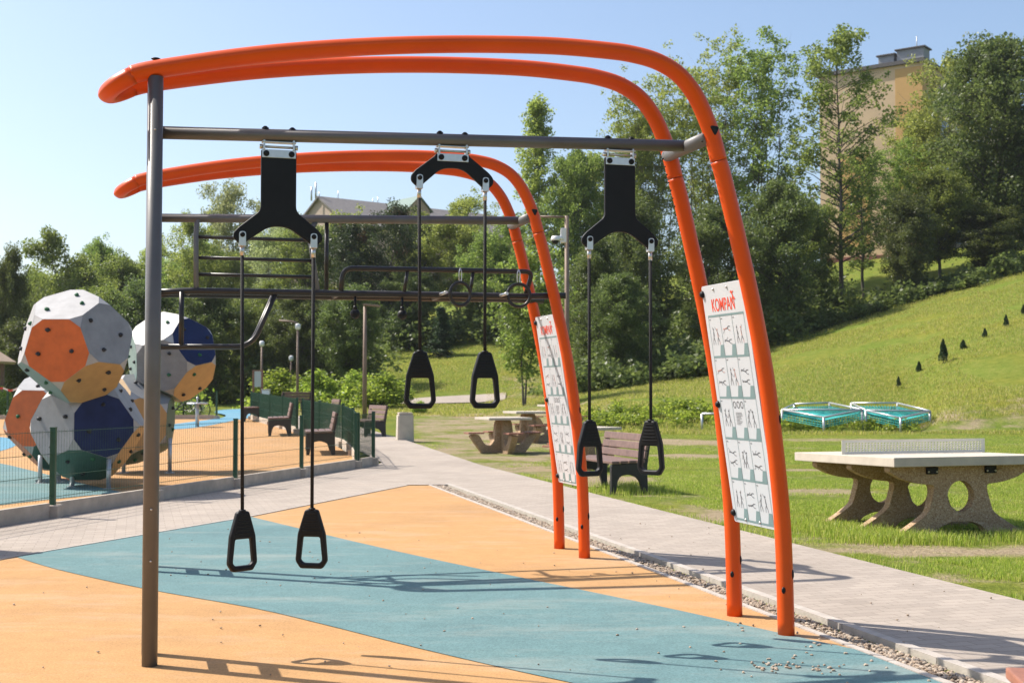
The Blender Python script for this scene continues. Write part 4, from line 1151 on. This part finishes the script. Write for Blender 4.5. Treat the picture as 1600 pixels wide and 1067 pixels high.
def prof_tall(t): return max(.15, 1 - t * .75) * (.6 + .4 * min(1, t * 4))
def prof_cone(t): return max(.04, 1 - t)
def make_tree(seed, H, Wd, base, nl, per, nleaf, size, cr, prof, upw, leafm, bark, trunkr=.16, stems=1, droop=0):
    rr = random.Random(seed); rg = np.random.default_rng(seed)
    tm = MB(); C = []; 
    for s in range(stems):
        ang = rr.uniform(0, 6.28); off = 0 if stems == 1 else rr.uniform(.15, .5); lean = 0 if stems == 1 else rr.uniform(.05, .16) * Wd
        tp = []
        Hs = H * (1 if s == 0 else rr.uniform(.75, .98)); wob = Wd * .02
        for i in range(8):
            t = i / 7; tp.append(Vector((math.cos(ang) * (off + lean * t * 2) + rr.uniform(-1, 1) * wob, math.sin(ang) * (off + lean * t * 2) + rr.uniform(-1, 1) * wob, Hs * .95 * t - (.25 if i == 0 else 0))))
        tr = trunkr / (stems ** .5)
        tm.tube(catmull(tp, 3), [tr * (1.25 if j == 0 else max(.12, 1 - .9 * j / 21)) for j in range(22)], 8)
        for j in range(nl // stems):
            t = (j + rr.random()) / (nl // stems); z = Hs * (base + (1 - base) * t * .97)
            k = min(6.99, z / (Hs * .95) * 7); i0 = int(k); i0 = min(i0, 6); p = tp[i0].lerp(tp[i0 + 1], min(1, k - i0))
            az = rr.uniform(0, 6.28); ln = Wd / 2 * prof(t) * rr.choice([rr.uniform(.45, .8), rr.uniform(.75, 1.08)])
            ln = max(.15, ln)
            e = Vector((math.cos(az) * ln, math.sin(az) * ln, ln * upw * rr.uniform(.5, 1.3) * (1 - .3 * t)))
            q1 = p + e * .55 + Vector((0, 0, ln * .06)); q2 = p + e + Vector((0, 0, -droop * ln))
            r0 = tr * .34 * (1 - .75 * t)
            tm.tube([p, q1, q2], [r0, r0 * .55, r0 * .2], 5)
            for m in range(per):
                f = rr.uniform(.30, 1.06) if prof is not prof_cone else rr.uniform(.1, 1.05)
                c = p.lerp(q1, f / .55) if f < .55 else q1.lerp(q2, (f - .55) / .45)
                C.append((c.x + rr.gauss(0, cr * .6), c.y + rr.gauss(0, cr * .6), c.z + rr.gauss(0, cr * .45), rr.uniform(.55, 1.3)))
    C = np.array(C); wgt = C[:, 3] ** 2; idx = rg.choice(len(C), nleaf, p=wgt / wgt.sum())
    d = rg.normal(size=(nleaf, 3)); d /= np.linalg.norm(d, axis=1)[:, None]; rad = rg.uniform(0, 1, nleaf) ** .45 * cr
    P = C[idx, :3] + d * (rad * C[idx, 3])[:, None] * np.array([1, 1, .72])
    P[:, 2] = np.maximum(P[:, 2], .15)
    t = thing('tree', '', 'tree')
    cw = leaves('crown', P, size, leafm, rng=rg); link('crown', cw, t)
    tm.build('trunk', bark, t)
    return t, H, Wd
PR = {
 'dark':  make_tree(1, 11, 9.5, .10, 130, 6, 46000, .108, .66, prof_broad, .55, M['leaf_dark'], M['bark'], .22),
 'dark2': make_tree(2, 10, 8, .06, 110, 6, 40000, .10, .62, prof_broad, .75, M['leaf_dark'], M['bark'], .2, 2),
 'mid':   make_tree(3, 11, 8.5, .14, 125, 6, 42000, .10, .60, prof_broad, .65, M['leaf_mid'], M['bark'], .2),
 'mid2':  make_tree(4, 10, 9, .08, 115, 6, 42000, .10, .62, prof_broad, .5, M['leaf_mid'], M['bark'], .2, 2),
 'light': make_tree(5, 12, 8, .12, 150, 5, 42000, .092, .55, prof_broad, .9, M['leaf_light'], M['birch'], .17, 2),
 'airy':  make_tree(6, 15, 7, .12, 190, 5, 21000, .09, .38, prof_airy, 1.5, M['leaf_light'], M['birch'], .16, 6),
 'airy2': make_tree(7, 15, 6.5, .14, 170, 5, 19000, .092, .38, prof_airy, 1.3, M['leaf_mid'], M['bark'], .16, 5),
 'tall':  make_tree(8, 15, 5.5, .22, 90, 5, 16000, .10, .46, prof_tall, .7, M['leaf_light'], M['birch'], .14),
 'sparse': make_tree(18, 15, 7.5, .16, 105, 5, 13000, .10, .42, prof_airy, .5, M['leaf_mid'], M['bark'], .16),
 'willow': make_tree(9, 12, 9, .14, 130, 5, 34000, .095, .58, prof_broad, .9, M['leaf_pale'], M['birch'], .2, 2, .15),
 'red':   make_tree(10, 10, 9, .05, 120, 6, 42000, .10, .64, prof_broad, .6, M['leaf_red'], M['bark'], .2, 2),
 'young': make_tree(12, 7, 5, .24, 60, 4, 8500, .10, .48, prof_broad, .7, M['leaf_mid'], M['bark'], .10, 2),
 'spruce': make_tree(13, 9, 4.4, .04, 150, 5, 17000, .10, .30, prof_cone, -.15, M['needle'], M['bark'], .14, 1, .1),
}
TREES = [
 (-45, 74, 415, 130, 'dark', 'dark tree cut off by the left edge above the timber pavilion'),
 (6, 66, 392, 62, 'dark2', 'dark tree at the far left edge of the wood, above the timber pavilion roof'),
 (52, 86, 425, 100, 'mid', 'mid green tree second from the left edge, behind the dark one'),
 (103, 80, 366, 120, 'mid2', 'broad sunlit tree rising right above the upper left climbing boulder'),
 (152, 92, 376, 62, 'mid', 'narrow tree peeping over the crowns above the left boulders'),
 (186, 88, 400, 100, 'mid', 'round mid green tree left of the grey post, behind the boulders'),
 (222, 95, 380, 80, 'light', 'pale green tree seen immediately left of the nearest grey post'),
 (285, 92, 378, 110, 'mid2', 'mid green tree seen immediately right of the nearest grey post'),
 (372, 96, 288, 112, 'willow', 'tall pale willow-like tree behind the rung panel'),
 (1404, 87, 222, 95, 'airy2', 'airy green tree in front of the right part of the beige wall'),
 (22, 108, 446, 130, 'mid', 'hazy tree in the farthest row at the left edge of the wood'),
 (135, 108, 414, 130, 'mid2', 'hazy tree in the farthest row above the upper left climbing boulder'),
 (248, 110, 404, 120, 'willow', 'pale hazy tree in the farthest row, seen right behind the nearest grey post'),
 (322, 110, 384, 120, 'mid', 'hazy tree in the farthest row left of the rung panel'),
 (332, 90, 345, 90, 'light', 'lower light green tree left of the pale willow-like tree'),
 (430, 90, 345, 100, 'willow', 'pale tree behind the left yoke and below the roof line'),
 (478, 86, 345, 105, 'mid', 'mid green tree behind the right end of the rungs'),
 (536, 88, 330, 110, 'light', 'light green tree in front of the grey roofed building'),
 (590, 80, 324, 125, 'red', 'dark bushy tree with reddish dead twigs below the grey roof'),
 (655, 92, 334, 105, 'mid', 'mid green tree behind the middle trainer left rope'),
 (718, 90, 304, 115, 'light', 'bright green tree behind the middle trainer yoke'),
 (775, 82, 335, 110, 'mid2', 'mid green tree left of the far orange arch'),
 (842, 86, 150, 104, 'tall', 'tall thin airy tree standing alone against the sky between the arches'),
 (812, 55, 398, 130, 'young', 'small tree with two bare trunks on the sunny slope by the picnic tables'),
 (900, 84, 236, 110, 'mid', 'mid green tree behind the camera pole'),
 (962, 88, 180, 125, 'light', 'light green tree behind the right trainer yoke'),
 (1035, 88, 112, 130, 'airy', 'airy light green tree left of the near orange arch'),
 (1105, 90, 52, 150, 'airy', 'tallest airy light green tree right behind the near orange arch'),
 (1196, 88, 58, 150, 'airy2', 'tall many stemmed airy tree right of the near orange arch'),
 (1315, 80, 38, 165, 'sparse', 'tall sparse tree in front of the beige apartment block'),
 (1350, 82, 225, 105, 'sparse', 'lower sparse tree half covering the beige wall, right of the tallest sparse one'),
 (1462, 94, 102, 150, 'light', 'bright willow-like tree covering the right corner of the beige block'),
 (1568, 84, 62, 215, 'dark', 'big dark tree in the upper right corner'),
 (1655, 84, 120, 190, 'dark2', 'dark tree cut off by the right edge'),
 (1018, 70, 318, 130, 'dark2', 'dark tree behind the right trainer right rope'),
 (1110, 72, 325, 140, 'dark', 'dark tree seen between the two near orange legs'),
 (1218, 74, 288, 150, 'dark', 'dark bushy tree above the foot of the lawn hill'),
 (1412, 76, 300, 92, 'dark2', 'dark tree with drooping boughs in front of the beige wall'),
 (1470, 82, 262, 110, 'mid', 'shaded tree under the bright willow-like tree'),
 (1545, 80, 318, 130, 'dark2', 'lower dark tree at the top of the lawn, left of the red railing'),
 (1272, 79, 318, 95, 'mid', 'mid green bushy tree at the foot of the tallest sparse tree'),
 (972, 63, 430, 120, 'dark', 'low dark tree between the two ropes of the right trainer'),
 (930, 66, 372, 112, 'dark', 'dark tree behind the right trainer left rope'),
 (690, 73, 478, 56, 'spruce', 'small dark conifer on the slope below the ball grips'),
 (742, 80, 440, 100, 'dark2', 'dark bushy tree over the sunny slope'),
 (640, 78, 425, 110, 'dark', 'dark tree beside the middle trainer left handle'),
 (545, 66, 452, 110, 'dark2', 'dark tree behind the thick brown lamp pole'),
 (470, 68, 452, 110, 'dark', 'dark tree behind the slim lamp with the bent arm'),
 (395, 70, 440, 110, 'mid2', 'mid green tree behind the low grip bar'),
 (325, 68, 455, 110, 'dark', 'dark tree right behind the navy boulder panel'),
 (240, 72, 440, 120, 'dark2', 'dark tree behind the two upper boulders'),
 (165, 74, 450, 110, 'mid', 'green tree filling the gap between the upper boulders'),
 (60, 64, 505, 120, 'dark2', 'low dark tree left of the upper left boulder'),
]
seen = set()
for i, (px, Y, yt, wpx, kind, lab) in enumerate(TREES):
    src, H, Wd = PR[kind]; p = gd(px, Y); p.z -= .1
    h = 1.45 + (608 - yt) * Y / 2000 - p.z; sw = wpx * Y / 2000 / Wd * (1.12 if px > 340 else 1.3 if kind != 'spruce' else 1)
    first = kind not in seen; seen.add(kind)
    place(src, first, p, rnd.uniform(0, 6.28), lab, 'trees on the slope behind the park', (sw, sw, h / H))

def shrub_points(spec, rg):
    P = []
    for x, y, r, h, n in spec:
        k = max(3, int(r * r * 9))
        cc = np.stack([rg.normal(0, r * .45, k), rg.normal(0, r * .45, k), rg.uniform(.15, 1, k) ** .8 * h * .85], 1)
        cc[:, 2] *= np.clip(1.15 - (np.hypot(cc[:, 0], cc[:, 1]) / (r * 1.1)) ** 2 * .8, .2, 1.1)
        q = cc[rg.integers(0, k, n)] + rg.normal(0, 1, (n, 3)) * np.array([.22 * r, .22 * r, .16 * h])
        q[:, 2] = np.abs(q[:, 2]); q += np.array([x, y, G(x, y)]); P.append(q)
    return np.concatenate(P)
rg = np.random.default_rng(4)
# shaded undergrowth below the trees, one mass
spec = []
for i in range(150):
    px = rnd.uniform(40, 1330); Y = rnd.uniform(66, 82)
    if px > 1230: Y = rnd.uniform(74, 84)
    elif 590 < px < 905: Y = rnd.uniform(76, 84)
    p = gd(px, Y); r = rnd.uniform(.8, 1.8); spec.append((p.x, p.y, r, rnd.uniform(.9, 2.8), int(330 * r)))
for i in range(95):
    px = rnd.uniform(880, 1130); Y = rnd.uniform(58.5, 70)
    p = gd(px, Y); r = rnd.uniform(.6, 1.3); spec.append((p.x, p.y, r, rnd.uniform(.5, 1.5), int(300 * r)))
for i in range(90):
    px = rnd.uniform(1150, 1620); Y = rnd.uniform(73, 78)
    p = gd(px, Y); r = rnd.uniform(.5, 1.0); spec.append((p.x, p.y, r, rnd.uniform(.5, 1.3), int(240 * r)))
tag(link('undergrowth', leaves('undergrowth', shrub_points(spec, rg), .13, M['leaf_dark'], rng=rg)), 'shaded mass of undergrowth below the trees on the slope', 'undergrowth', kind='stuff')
spec = []
for i in range(60):
    px = rnd.uniform(330, 640); Y = rnd.uniform(57, 68); p = gd(px, Y)
    if px > 600 and Y < 62.5 or 350 < px < 402: continue
    r = rnd.uniform(.5, 1.1); spec.append((p.x, p.y, r, rnd.choice([.2, .3, .5, 1.0]) * rnd.uniform(.7, 1.1) * (1 if px < 570 else .45), int(330 * r)))
for i in range(40):
    px = rnd.uniform(-30, 345); Y = rnd.uniform(50, 60); p = gd(px, Y)
    if px > 300: continue
    r = rnd.uniform(.5, 1.1); spec.append((p.x, p.y, r, rnd.uniform(.4, 1.1), int(300 * r)))
tag(link('tall_weeds', leaves('tall_weeds', shrub_points(spec, rg), .10, M['weed'], rng=rg)), 'sunlit tall weeds covering the foot of the left slope', 'weeds', kind='stuff')
spec = []
for i in range(70):
    px = rnd.uniform(925, 1230); Y = rnd.uniform(38.8, 41.5); p = gd(px, Y); r = rnd.uniform(.3, .7); spec.append((p.x, p.y, r, rnd.uniform(.15, .5), int(330 * r)))
for i in range(30):
    px = rnd.uniform(1225, 1450); Y = rnd.uniform(38, 42); p = gd(px, Y); r = rnd.uniform(.3, .55); spec.append((p.x, p.y, r, rnd.uniform(.15, .38), int(300 * r)))
tag(link('bank_weeds', leaves('bank_weeds', shrub_points(spec, rg), .055, M['weed'], rng=rg)), 'leafy weeds along the low bank and under the net frames', 'weeds', kind='stuff')

# single shrubs that stand out on the left slope
def make_shrub():
    t = thing('shrub', '', 'shrub'); b = MB(); P = []
    for k in range(14):
        a = rnd.uniform(0, 6.28); r = rnd.uniform(.1, .9); e = Vector((math.cos(a) * r, math.sin(a) * r, rnd.uniform(.6, 1.5) * (1.15 - r * .5)))
        b.tube([(0, 0, -.1), e * .5 + Vector((0, 0, .1)), e], [.03, .02, .008], 5)
        for q in range(5): P.append(e * rnd.uniform(.55, 1.08))
    P = np.array([tuple(p) for p in P]); n = 3600
    L_ = P[rg.integers(0, len(P), n)] + rg.normal(0, .17, (n, 3)); L_[:, 2] = np.abs(L_[:, 2])
    link('foliage', leaves('foliage', L_, .07, M['weed'], rng=rg), t); b.build('stem', M['bark'], t); return t
sh = make_shrub()
for i, (px, Y, s, lab) in enumerate(((598, 56.5, (1.7, 1.5, 1.15), 'rounded green shrub beside the thick brown lamp pole'), (560, 60, (1.5, 1.5, 1.2), 'green shrub left of the thick brown lamp pole'),
                                     (500, 61, (1.6, 1.6, 1.2), 'sunlit shrub right of the slim lamp with the bent arm'), (435, 64, (1.8, 1.6, 1.2), 'sunlit shrub above the row of benches'),
                                     (622, 58.5, (1.0, 1.0, .8), 'small shrub at the bend of the far path'), (352, 88, (2.4, 2.0, 1.6), 'shrub behind the two walking people'), (655, 52, (.5, .5, .4), 'tiny shrub beside the far path'),)):
    place(sh, i == 0, gd(px, Y), rnd.uniform(0, 6.28), lab, 'shrubs on the left slope', (s[0] * .8, s[1] * .8, s[2] * .72))

def make_sapling():
    t = thing('young_conifer', '', 'young conifer'); n = 2600
    h = rg.uniform(0, 1, n) ** .8; r = (1 - h ** 1.6) ** .8 * .21 * rg.uniform(.5, 1, n) ** .5; a = rg.uniform(0, 6.28, n)
    r *= 1 + .25 * np.sin(a * 3 + h * 9)
    P = np.stack([r * np.cos(a), r * np.sin(a), h + .05], 1)
    link('foliage', leaves('foliage', P, .035, M['needle'], rng=rg), t); MB().tube([(0, 0, -.05), (0, 0, .5)], [.02, .01], 6).build('stem', M['bark'], t); return t
sp_ = make_sapling(); sides = ['lowest', 'second lowest', 'tallest pointed', 'bushy fourth', 'narrow fifth', 'sixth', 'highest']
for i, (px, by, ty, wd_) in enumerate(((1404, 604, 588, 1.0), (1436, 583, 565, 1.15), (1474, 566, 532, .9), (1505, 547, 531, 1.5), (1539, 528, 513, 1.25), (1572, 511, 492, 1.0), (1599, 492, 476, 1.0))):
    p = gp(px, by, 36, 76); h = (by - ty) * p.y / 2000
    place(sp_, i == 0, p, i * 1.3, sides[i] + ' of the little dark conifers planted in a row up the lawn', 'young conifers planted up the lawn', (h * 1.05 * wd_, h * 1.05 * wd_, h * .95) if i != 2 else (.8, .8, h))

# ------------------------------------------------------------------ grass blades
def blades(name, pts, hgt, wid, mat, rg, lean=.45):
    P = np.asarray(pts, float); k = len(P)
    h = hgt * rg.uniform(.45, 1.25, k); a = rg.uniform(0, 6.28, k); dx = np.cos(a); dy = np.sin(a); ln = rg.uniform(.1, 1, k) * lean * h; b_ = a + rg.normal(1.57, .5, k)
    wx = np.cos(b_) * wid / 2 * np.ones(k); wy = np.sin(b_) * wid / 2
    z = np.zeros(k)
    v0 = P + np.stack([-wx, -wy, z - .01], 1); v1 = P + np.stack([wx, wy, z - .01], 1)
    m0 = P + np.stack([-wx * .7 + dx * ln * .35, -wy * .7 + dy * ln * .35, h * .6], 1); m1 = P + np.stack([wx * .7 + dx * ln * .35, wy * .7 + dy * ln * .35, h * .6], 1)
    tp = P + np.stack([dx * ln, dy * ln, h * .95], 1); tq = tp + np.stack([wx * .15, wy * .15, z], 1)
    v = np.stack([v0, v1, m1, m0, tq, tp], 1).reshape(-1, 3); o = np.arange(k)[:, None] * 6
    f = np.concatenate([o + np.array([[0, 1, 2, 3]]), o + np.array([[3, 2, 4, 5]])], 1).reshape(-1, 4)
    me = fast_mesh(name, v, f); me.materials.append(mat); return me
from mathutils import noise as mn
def lawn():
    P = []; tries = 0
    while len(P) < 150000 and tries < 900000:
        tries += 1
        y = 8.3 * (36 / 8.3) ** (rnd.random() ** 1.15); px = rnd.uniform(600, 1640); x = (px - CX) / F * y
        e = gx(y) if y < 24.6 else gx(24.6) - (y - 24.6) * .262
        if x < e + rnd.gauss(.02, .035): continue
        n = mn.noise(Vector((x * .7, y * .7, 0))) + .6 * mn.noise(Vector((x * 2.2, y * 2.2, 5)))
        dr = 0
        if px < 1010 and y > 20: dr = .75
        if .15 < x - e < .9 and y < 22: dr = .6
        if 2.6 < x < 6.5 and 11.5 < y < 12.75: dr = .5
        for ex, ey, ea, eb in DRY:
            if ((x - ex) / ea) ** 2 + ((y - ey) / eb) ** 2 < .9 + n * 1.5 + rnd.gauss(0, .3): dr = 1.3
        if n < dr - .30 + rnd.gauss(0, .12): continue
        P.append((x, y, G(x, y)))
    tag(link('lawn_grass', blades('lawn_grass', P, .038, .006, M['blade'], rg)), 'short green grass blades on the lawn along the path', 'grass', kind='stuff')
    Q = []
    for i in range(9000):     # longer tufts round the table legs and the path edge
        c = rnd.choice([(3.9, 12.75), (3.6, 13.2), (4.25, 12.7), (3.35, 13.7), (5.2, 12.95), (3.1, 14.2), (3.75, 12.9), (5.9, 13.2), (6.2, 13.9)])
        x = c[0] + rnd.gauss(0, .28); y = c[1] + rnd.gauss(0, .16); Q.append((x, y, G(x, y)))
    for i in range(2500):
        y = rnd.uniform(8.4, 22); x = gx(y) + abs(rnd.gauss(.06, .06))
        if mn.noise(Vector((x, y * 1.3, 9))) > .05: Q.append((x, y, G(x, y)))
    for i in range(1800):
        y = 18.6 + rnd.gauss(.7, .6); x = 1.75 + rnd.gauss(0, .35); Q.append((x, y, G(x, y)))
    tag(link('long_grass', blades('long_grass', Q, .105, .007, M['blade'], rg)), 'longer grass tufts round the concrete table legs and the bench', 'grass', kind='stuff')
    P = []
    for i in range(105000):
        px = rnd.uniform(880, 1640); Y = rnd.uniform(36, 74); p = gd(px, Y)
        if mn.noise(Vector((p.x * .25, p.y * .25, 2))) < -.25: continue
        P.append((p.x, p.y, p.z + .05))
    for i in range(60000):
        px = rnd.uniform(400, 900); Y = rnd.uniform(50, 76); p = gd(px, Y)
        if 58 < Y < 62.5 and px < 760: continue
        P.append((p.x, p.y, p.z + .03))
    tag(link('hill_grass', blades('hill_grass', P, .085, .022, M['blade2'], rg)), 'mown yellowish grass on the hill above the bank', 'grass', kind='stuff')
lawn()

# ================================================================== BUILDINGS
M['wall_beige'] = simple('render_beige', (.64, .46, .29), .9, 0, .06, .6, .1, 30); M['wall_ochre'] = simple('render_ochre', (.60, .36, .14), .9, 0, .06, .6, .1, 30)
M['plinth_red'] = simple('plinth_red_brown', (.22, .085, .07), .9); M['roof_dark'] = simple('roof_edge_dark', (.10, .09, .09), .7); M['win'] = simple('window_glass', (.03, .045, .06), .12, 0, .2, 2)
M['roof_grey'] = simple('roof_shingle', (.17, .155, .15), .85, 0, .15, 3, .3, 12); M['roof_wall'] = simple('gable_render', (.38, .30, .24), .9, 0, .06, 1); M['grey_box'] = simple('vent_grey', (.28, .29, .31), .8); M['frame_w'] = simple('window_frame', (.6, .6, .58), .6)
A_ = gd(1447, 100); z0 = 8.0; zt = 27.25
t = thing('apartment_block', 'tall beige and ochre apartment block behind the trees on the right', 'apartment block', (A_.x, A_.y, z0), 0)
dl = Vector((-.8, .6, 0)); dr = Vector((.6, .8, 0)); WL, WR = 8.62, 34.0; Hh = zt - z0
b = MB(); c = [Vector((0, 0, 0)), dl * WL, dl * WL + dr * WR, dr * WR]; up_ = Vector((0, 0, Hh))
b.add(c + [q + up_ for q in c], [(0, 1, 5, 4), (1, 2, 6, 5), (2, 3, 7, 6), (3, 0, 4, 7), (4, 5, 6, 7)]); b.build('wall', M['wall_beige'], t)
nl_ = Vector((-.6, -.8, 0)); nr_ = Vector((.8, -.6, 0))
def wpanel(name, o, d, nrm, a0, a1, h0, h1, mat, th=.05, parent=None):
    q = [o + d * a0 + Vector((0, 0, h0)), o + d * a1 + Vector((0, 0, h0)), o + d * a1 + Vector((0, 0, h1)), o + d * a0 + Vector((0, 0, h1))]
    b = MB(); b.add([p + nrm * .003 for p in q] + [p + nrm * th for p in q], [(0, 1, 2, 3), (4, 5, 6, 7), (0, 1, 5, 4), (1, 2, 6, 5), (2, 3, 7, 6), (3, 0, 4, 7)])
    return b.build(name, mat, parent or t)
O_ = Vector((0, 0, 0))
wpanel('ochre_band', O_, dl, nl_, .004, 2.2, 4.7, Hh - .3, M['wall_ochre'], .03); wpanel('ochre_band', O_, dl, nl_, 4.4, 6.8, 4.7, 12.5, M['wall_ochre'], .03)
wpanel('plinth', O_, dl, nl_, 0, WL, 2.6, 4.2, M['plinth_red'], .08); wpanel('plinth', O_, dr, nr_, 0, WR, 2.6, 4.2, M['plinth_red'], .08)
wpanel('ochre_band', O_, dr, nr_, .004, 3.0, 4.7, Hh - .3, M['wall_ochre'], .03)
for fl_ in range(5):
    for a in (4.2, 7.4, 10.6, 13.8, 17.0, 20.2, 23.4, 26.6):
        wf = wpanel('window', O_, dr, nr_, a, a + 1.7, 5.6 + fl_ * 2.75, 7.1 + fl_ * 2.75, M['frame_w'], .06)
        wpanel('pane', O_, dr, nr_ * 1.0, a + .1, a + 1.6, 5.7 + fl_ * 2.75, 7.0 + fl_ * 2.75, M['win'], .075, wf)
b = MB(); cc = [Vector((0, 0, 0)) - dl * .25 - dr * .25, dl * (WL + .25) - dr * .25, dl * (WL + .25) + dr * WR, dr * WR - dl * .25]
b.add([q + Vector((0, 0, Hh + .003)) for q in cc] + [q + Vector((0, 0, Hh + .3)) for q in cc], [(0, 1, 2, 3), (4, 5, 6, 7), (0, 1, 5, 4), (1, 2, 6, 5), (2, 3, 7, 6), (3, 0, 4, 7)])
rf = b.build('roof', M['roof_dark'], t)
for a, w2, h2 in ((3.6, 1.3, 1.1), (1.6, 2.2, 1.35)):
    p = dl * a + dr * 2.5; rm = Matrix.Rotation(math.atan2(dl.y, dl.x), 3, 'Z')
    MB().rbox(p + Vector((0, 0, Hh + .3 + h2 / 2)), (w2, 1.4, h2), .02, rm).build('vent_box', M['grey_box'], rf)
    MB().rbox(p + Vector((0, 0, Hh + .36 + h2)), (w2 + .3, 1.7, .12), .02, rm).build('vent_cap', M['roof_dark'], rf)
MB().tube([dl * 1.3 + dr * 2.5 + Vector((0, 0, Hh + 1.6)), dl * 1.3 + dr * 2.5 + Vector((0, 0, Hh + 2.8))], .04, 6).build('antenna', M['gal'], rf)

# grey roofed building behind the trees in the middle
p0 = gd(497, 128); p1 = gd(770, 142)
zr0 = 1.45 + 300 * 128 / 2000; d = Vector((p1.x - p0.x, p1.y - p0.y, 0)); Lb = d.length; rz_ = math.atan2(d.y, d.x); zb = 6.0
t = thing('house', 'far building with grey pitched roof and gables above the trees', 'building', (p0.x, p0.y, zb), rz_)
hr = zr0 - zb; he = hr - 3.0; D2 = 5.5
b = MB(); b.add([(0, -D2, 0), (Lb, -D2, 0), (Lb, D2, 0), (0, D2, 0), (0, -D2, he), (Lb, -D2, he), (Lb, D2, he), (0, D2, he), (0, 0, hr - .15), (Lb, 0, hr - .15)],
               [(0, 1, 5, 4), (2, 3, 7, 6), (0, 4, 8, 7, 3), (1, 2, 6, 9, 5)]); b.build('wall', M['roof_wall'], t)
b = MB()
for s in (-1, 1): b.add([(-.3, 0, hr + .05), (Lb + .3, 0, hr + .05), (Lb + .3, s * (D2 + .5), he - .3), (-.3, s * (D2 + .5), he - .3)], [(0, 1, 2, 3)])
rf = b.build('roof', M['roof_grey'], t); q = rf.modifiers.new('t', 'SOLIDIFY'); q.thickness = .16
for xx in (8.4,):
    b = MB(); b.add([(xx - 1.4, -5.4, he), (xx + 1.4, -5.4, he), (xx + 1.4, -5.4, hr - 1.0), (xx, -5.4, hr + .35), (xx - 1.4, -5.4, hr - 1.0), (xx - 1.4, 0, he), (xx + 1.4, 0, he), (xx + 1.4, 0, hr - 1.0), (xx, 0, hr + .35), (xx - 1.4, 0, hr - 1.0)],
                   [(0, 1, 2, 3, 4), (1, 6, 7, 2), (0, 5, 9, 4)]); dm = b.build('dormer', M['roof_wall'], rf)
    b = MB(); b.add([(xx, -5.7, hr + .42), (xx + 1.7, -5.7, hr - 1.2), (xx + 1.7, 0, hr - 1.2), (xx, 0, hr + .42), (xx - 1.7, -5.7, hr - 1.2), (xx - 1.7, 0, hr - 1.2)], [(0, 1, 2, 3), (0, 3, 5, 4)]); b.build('dormer_roof', simple('green_copper', (.13, .20, .17), .7), rf)
for x, h in ((-.7, 1.7), (-.2, 2.2), (.2, 1.3), (2.4, 1.6), (6.6, 1.2), (7.2, 1.4), (12.4, 1.7)):
    MB().tube([(x, .3, hr - .3), (x, .3, hr + h - .6)], .05 if x > 0 else .10, 6).build('antenna', M['gal'], rf)

# red railing at the upper right
p = gp(1592, 418, 60, 110); p = gd(1592, 84)
t = thing('railing', 'red painted railing at the top of the lawn by the right edge', 'railing', p, .2)
zt0 = 1.45 + (608 - 389) * 84 / 2000 - p.z
for x in (-.5, 1.2, 2.9): MB().tube([(x, 0, -.3), (x, 0, zt0)], .05, 8).build('post', M['red_rail'], t)
for z in (zt0, zt0 - .65): MB().tube([(-.5, 0, z), (2.9, 0, z)], .045, 8).build('rail', M['red_rail'], t)


# ------------------------------------------------------------------ thin summer haze
b = MB(); b.box((0, 80, 16), (640, 330, 42)); hz_ = b.build('haze', [])
m = bpy.data.materials.new('haze_air'); m.use_nodes = True; nt = m.node_tree; nt.nodes.remove(nt.nodes['Principled BSDF'])
pv_ = nt.nodes.new('ShaderNodeVolumePrincipled'); pv_.inputs['Color'].default_value = (.93, .96, 1, 1); pv_.inputs['Density'].default_value = .0002; pv_.inputs['Anisotropy'].default_value = .35
nt.links.new(pv_.outputs[0], nt.nodes['Material Output'].inputs['Volume']); hz_.data.materials.append(m); tag(hz_, kind='stuff', label='thin pale summer haze in the air over the park')
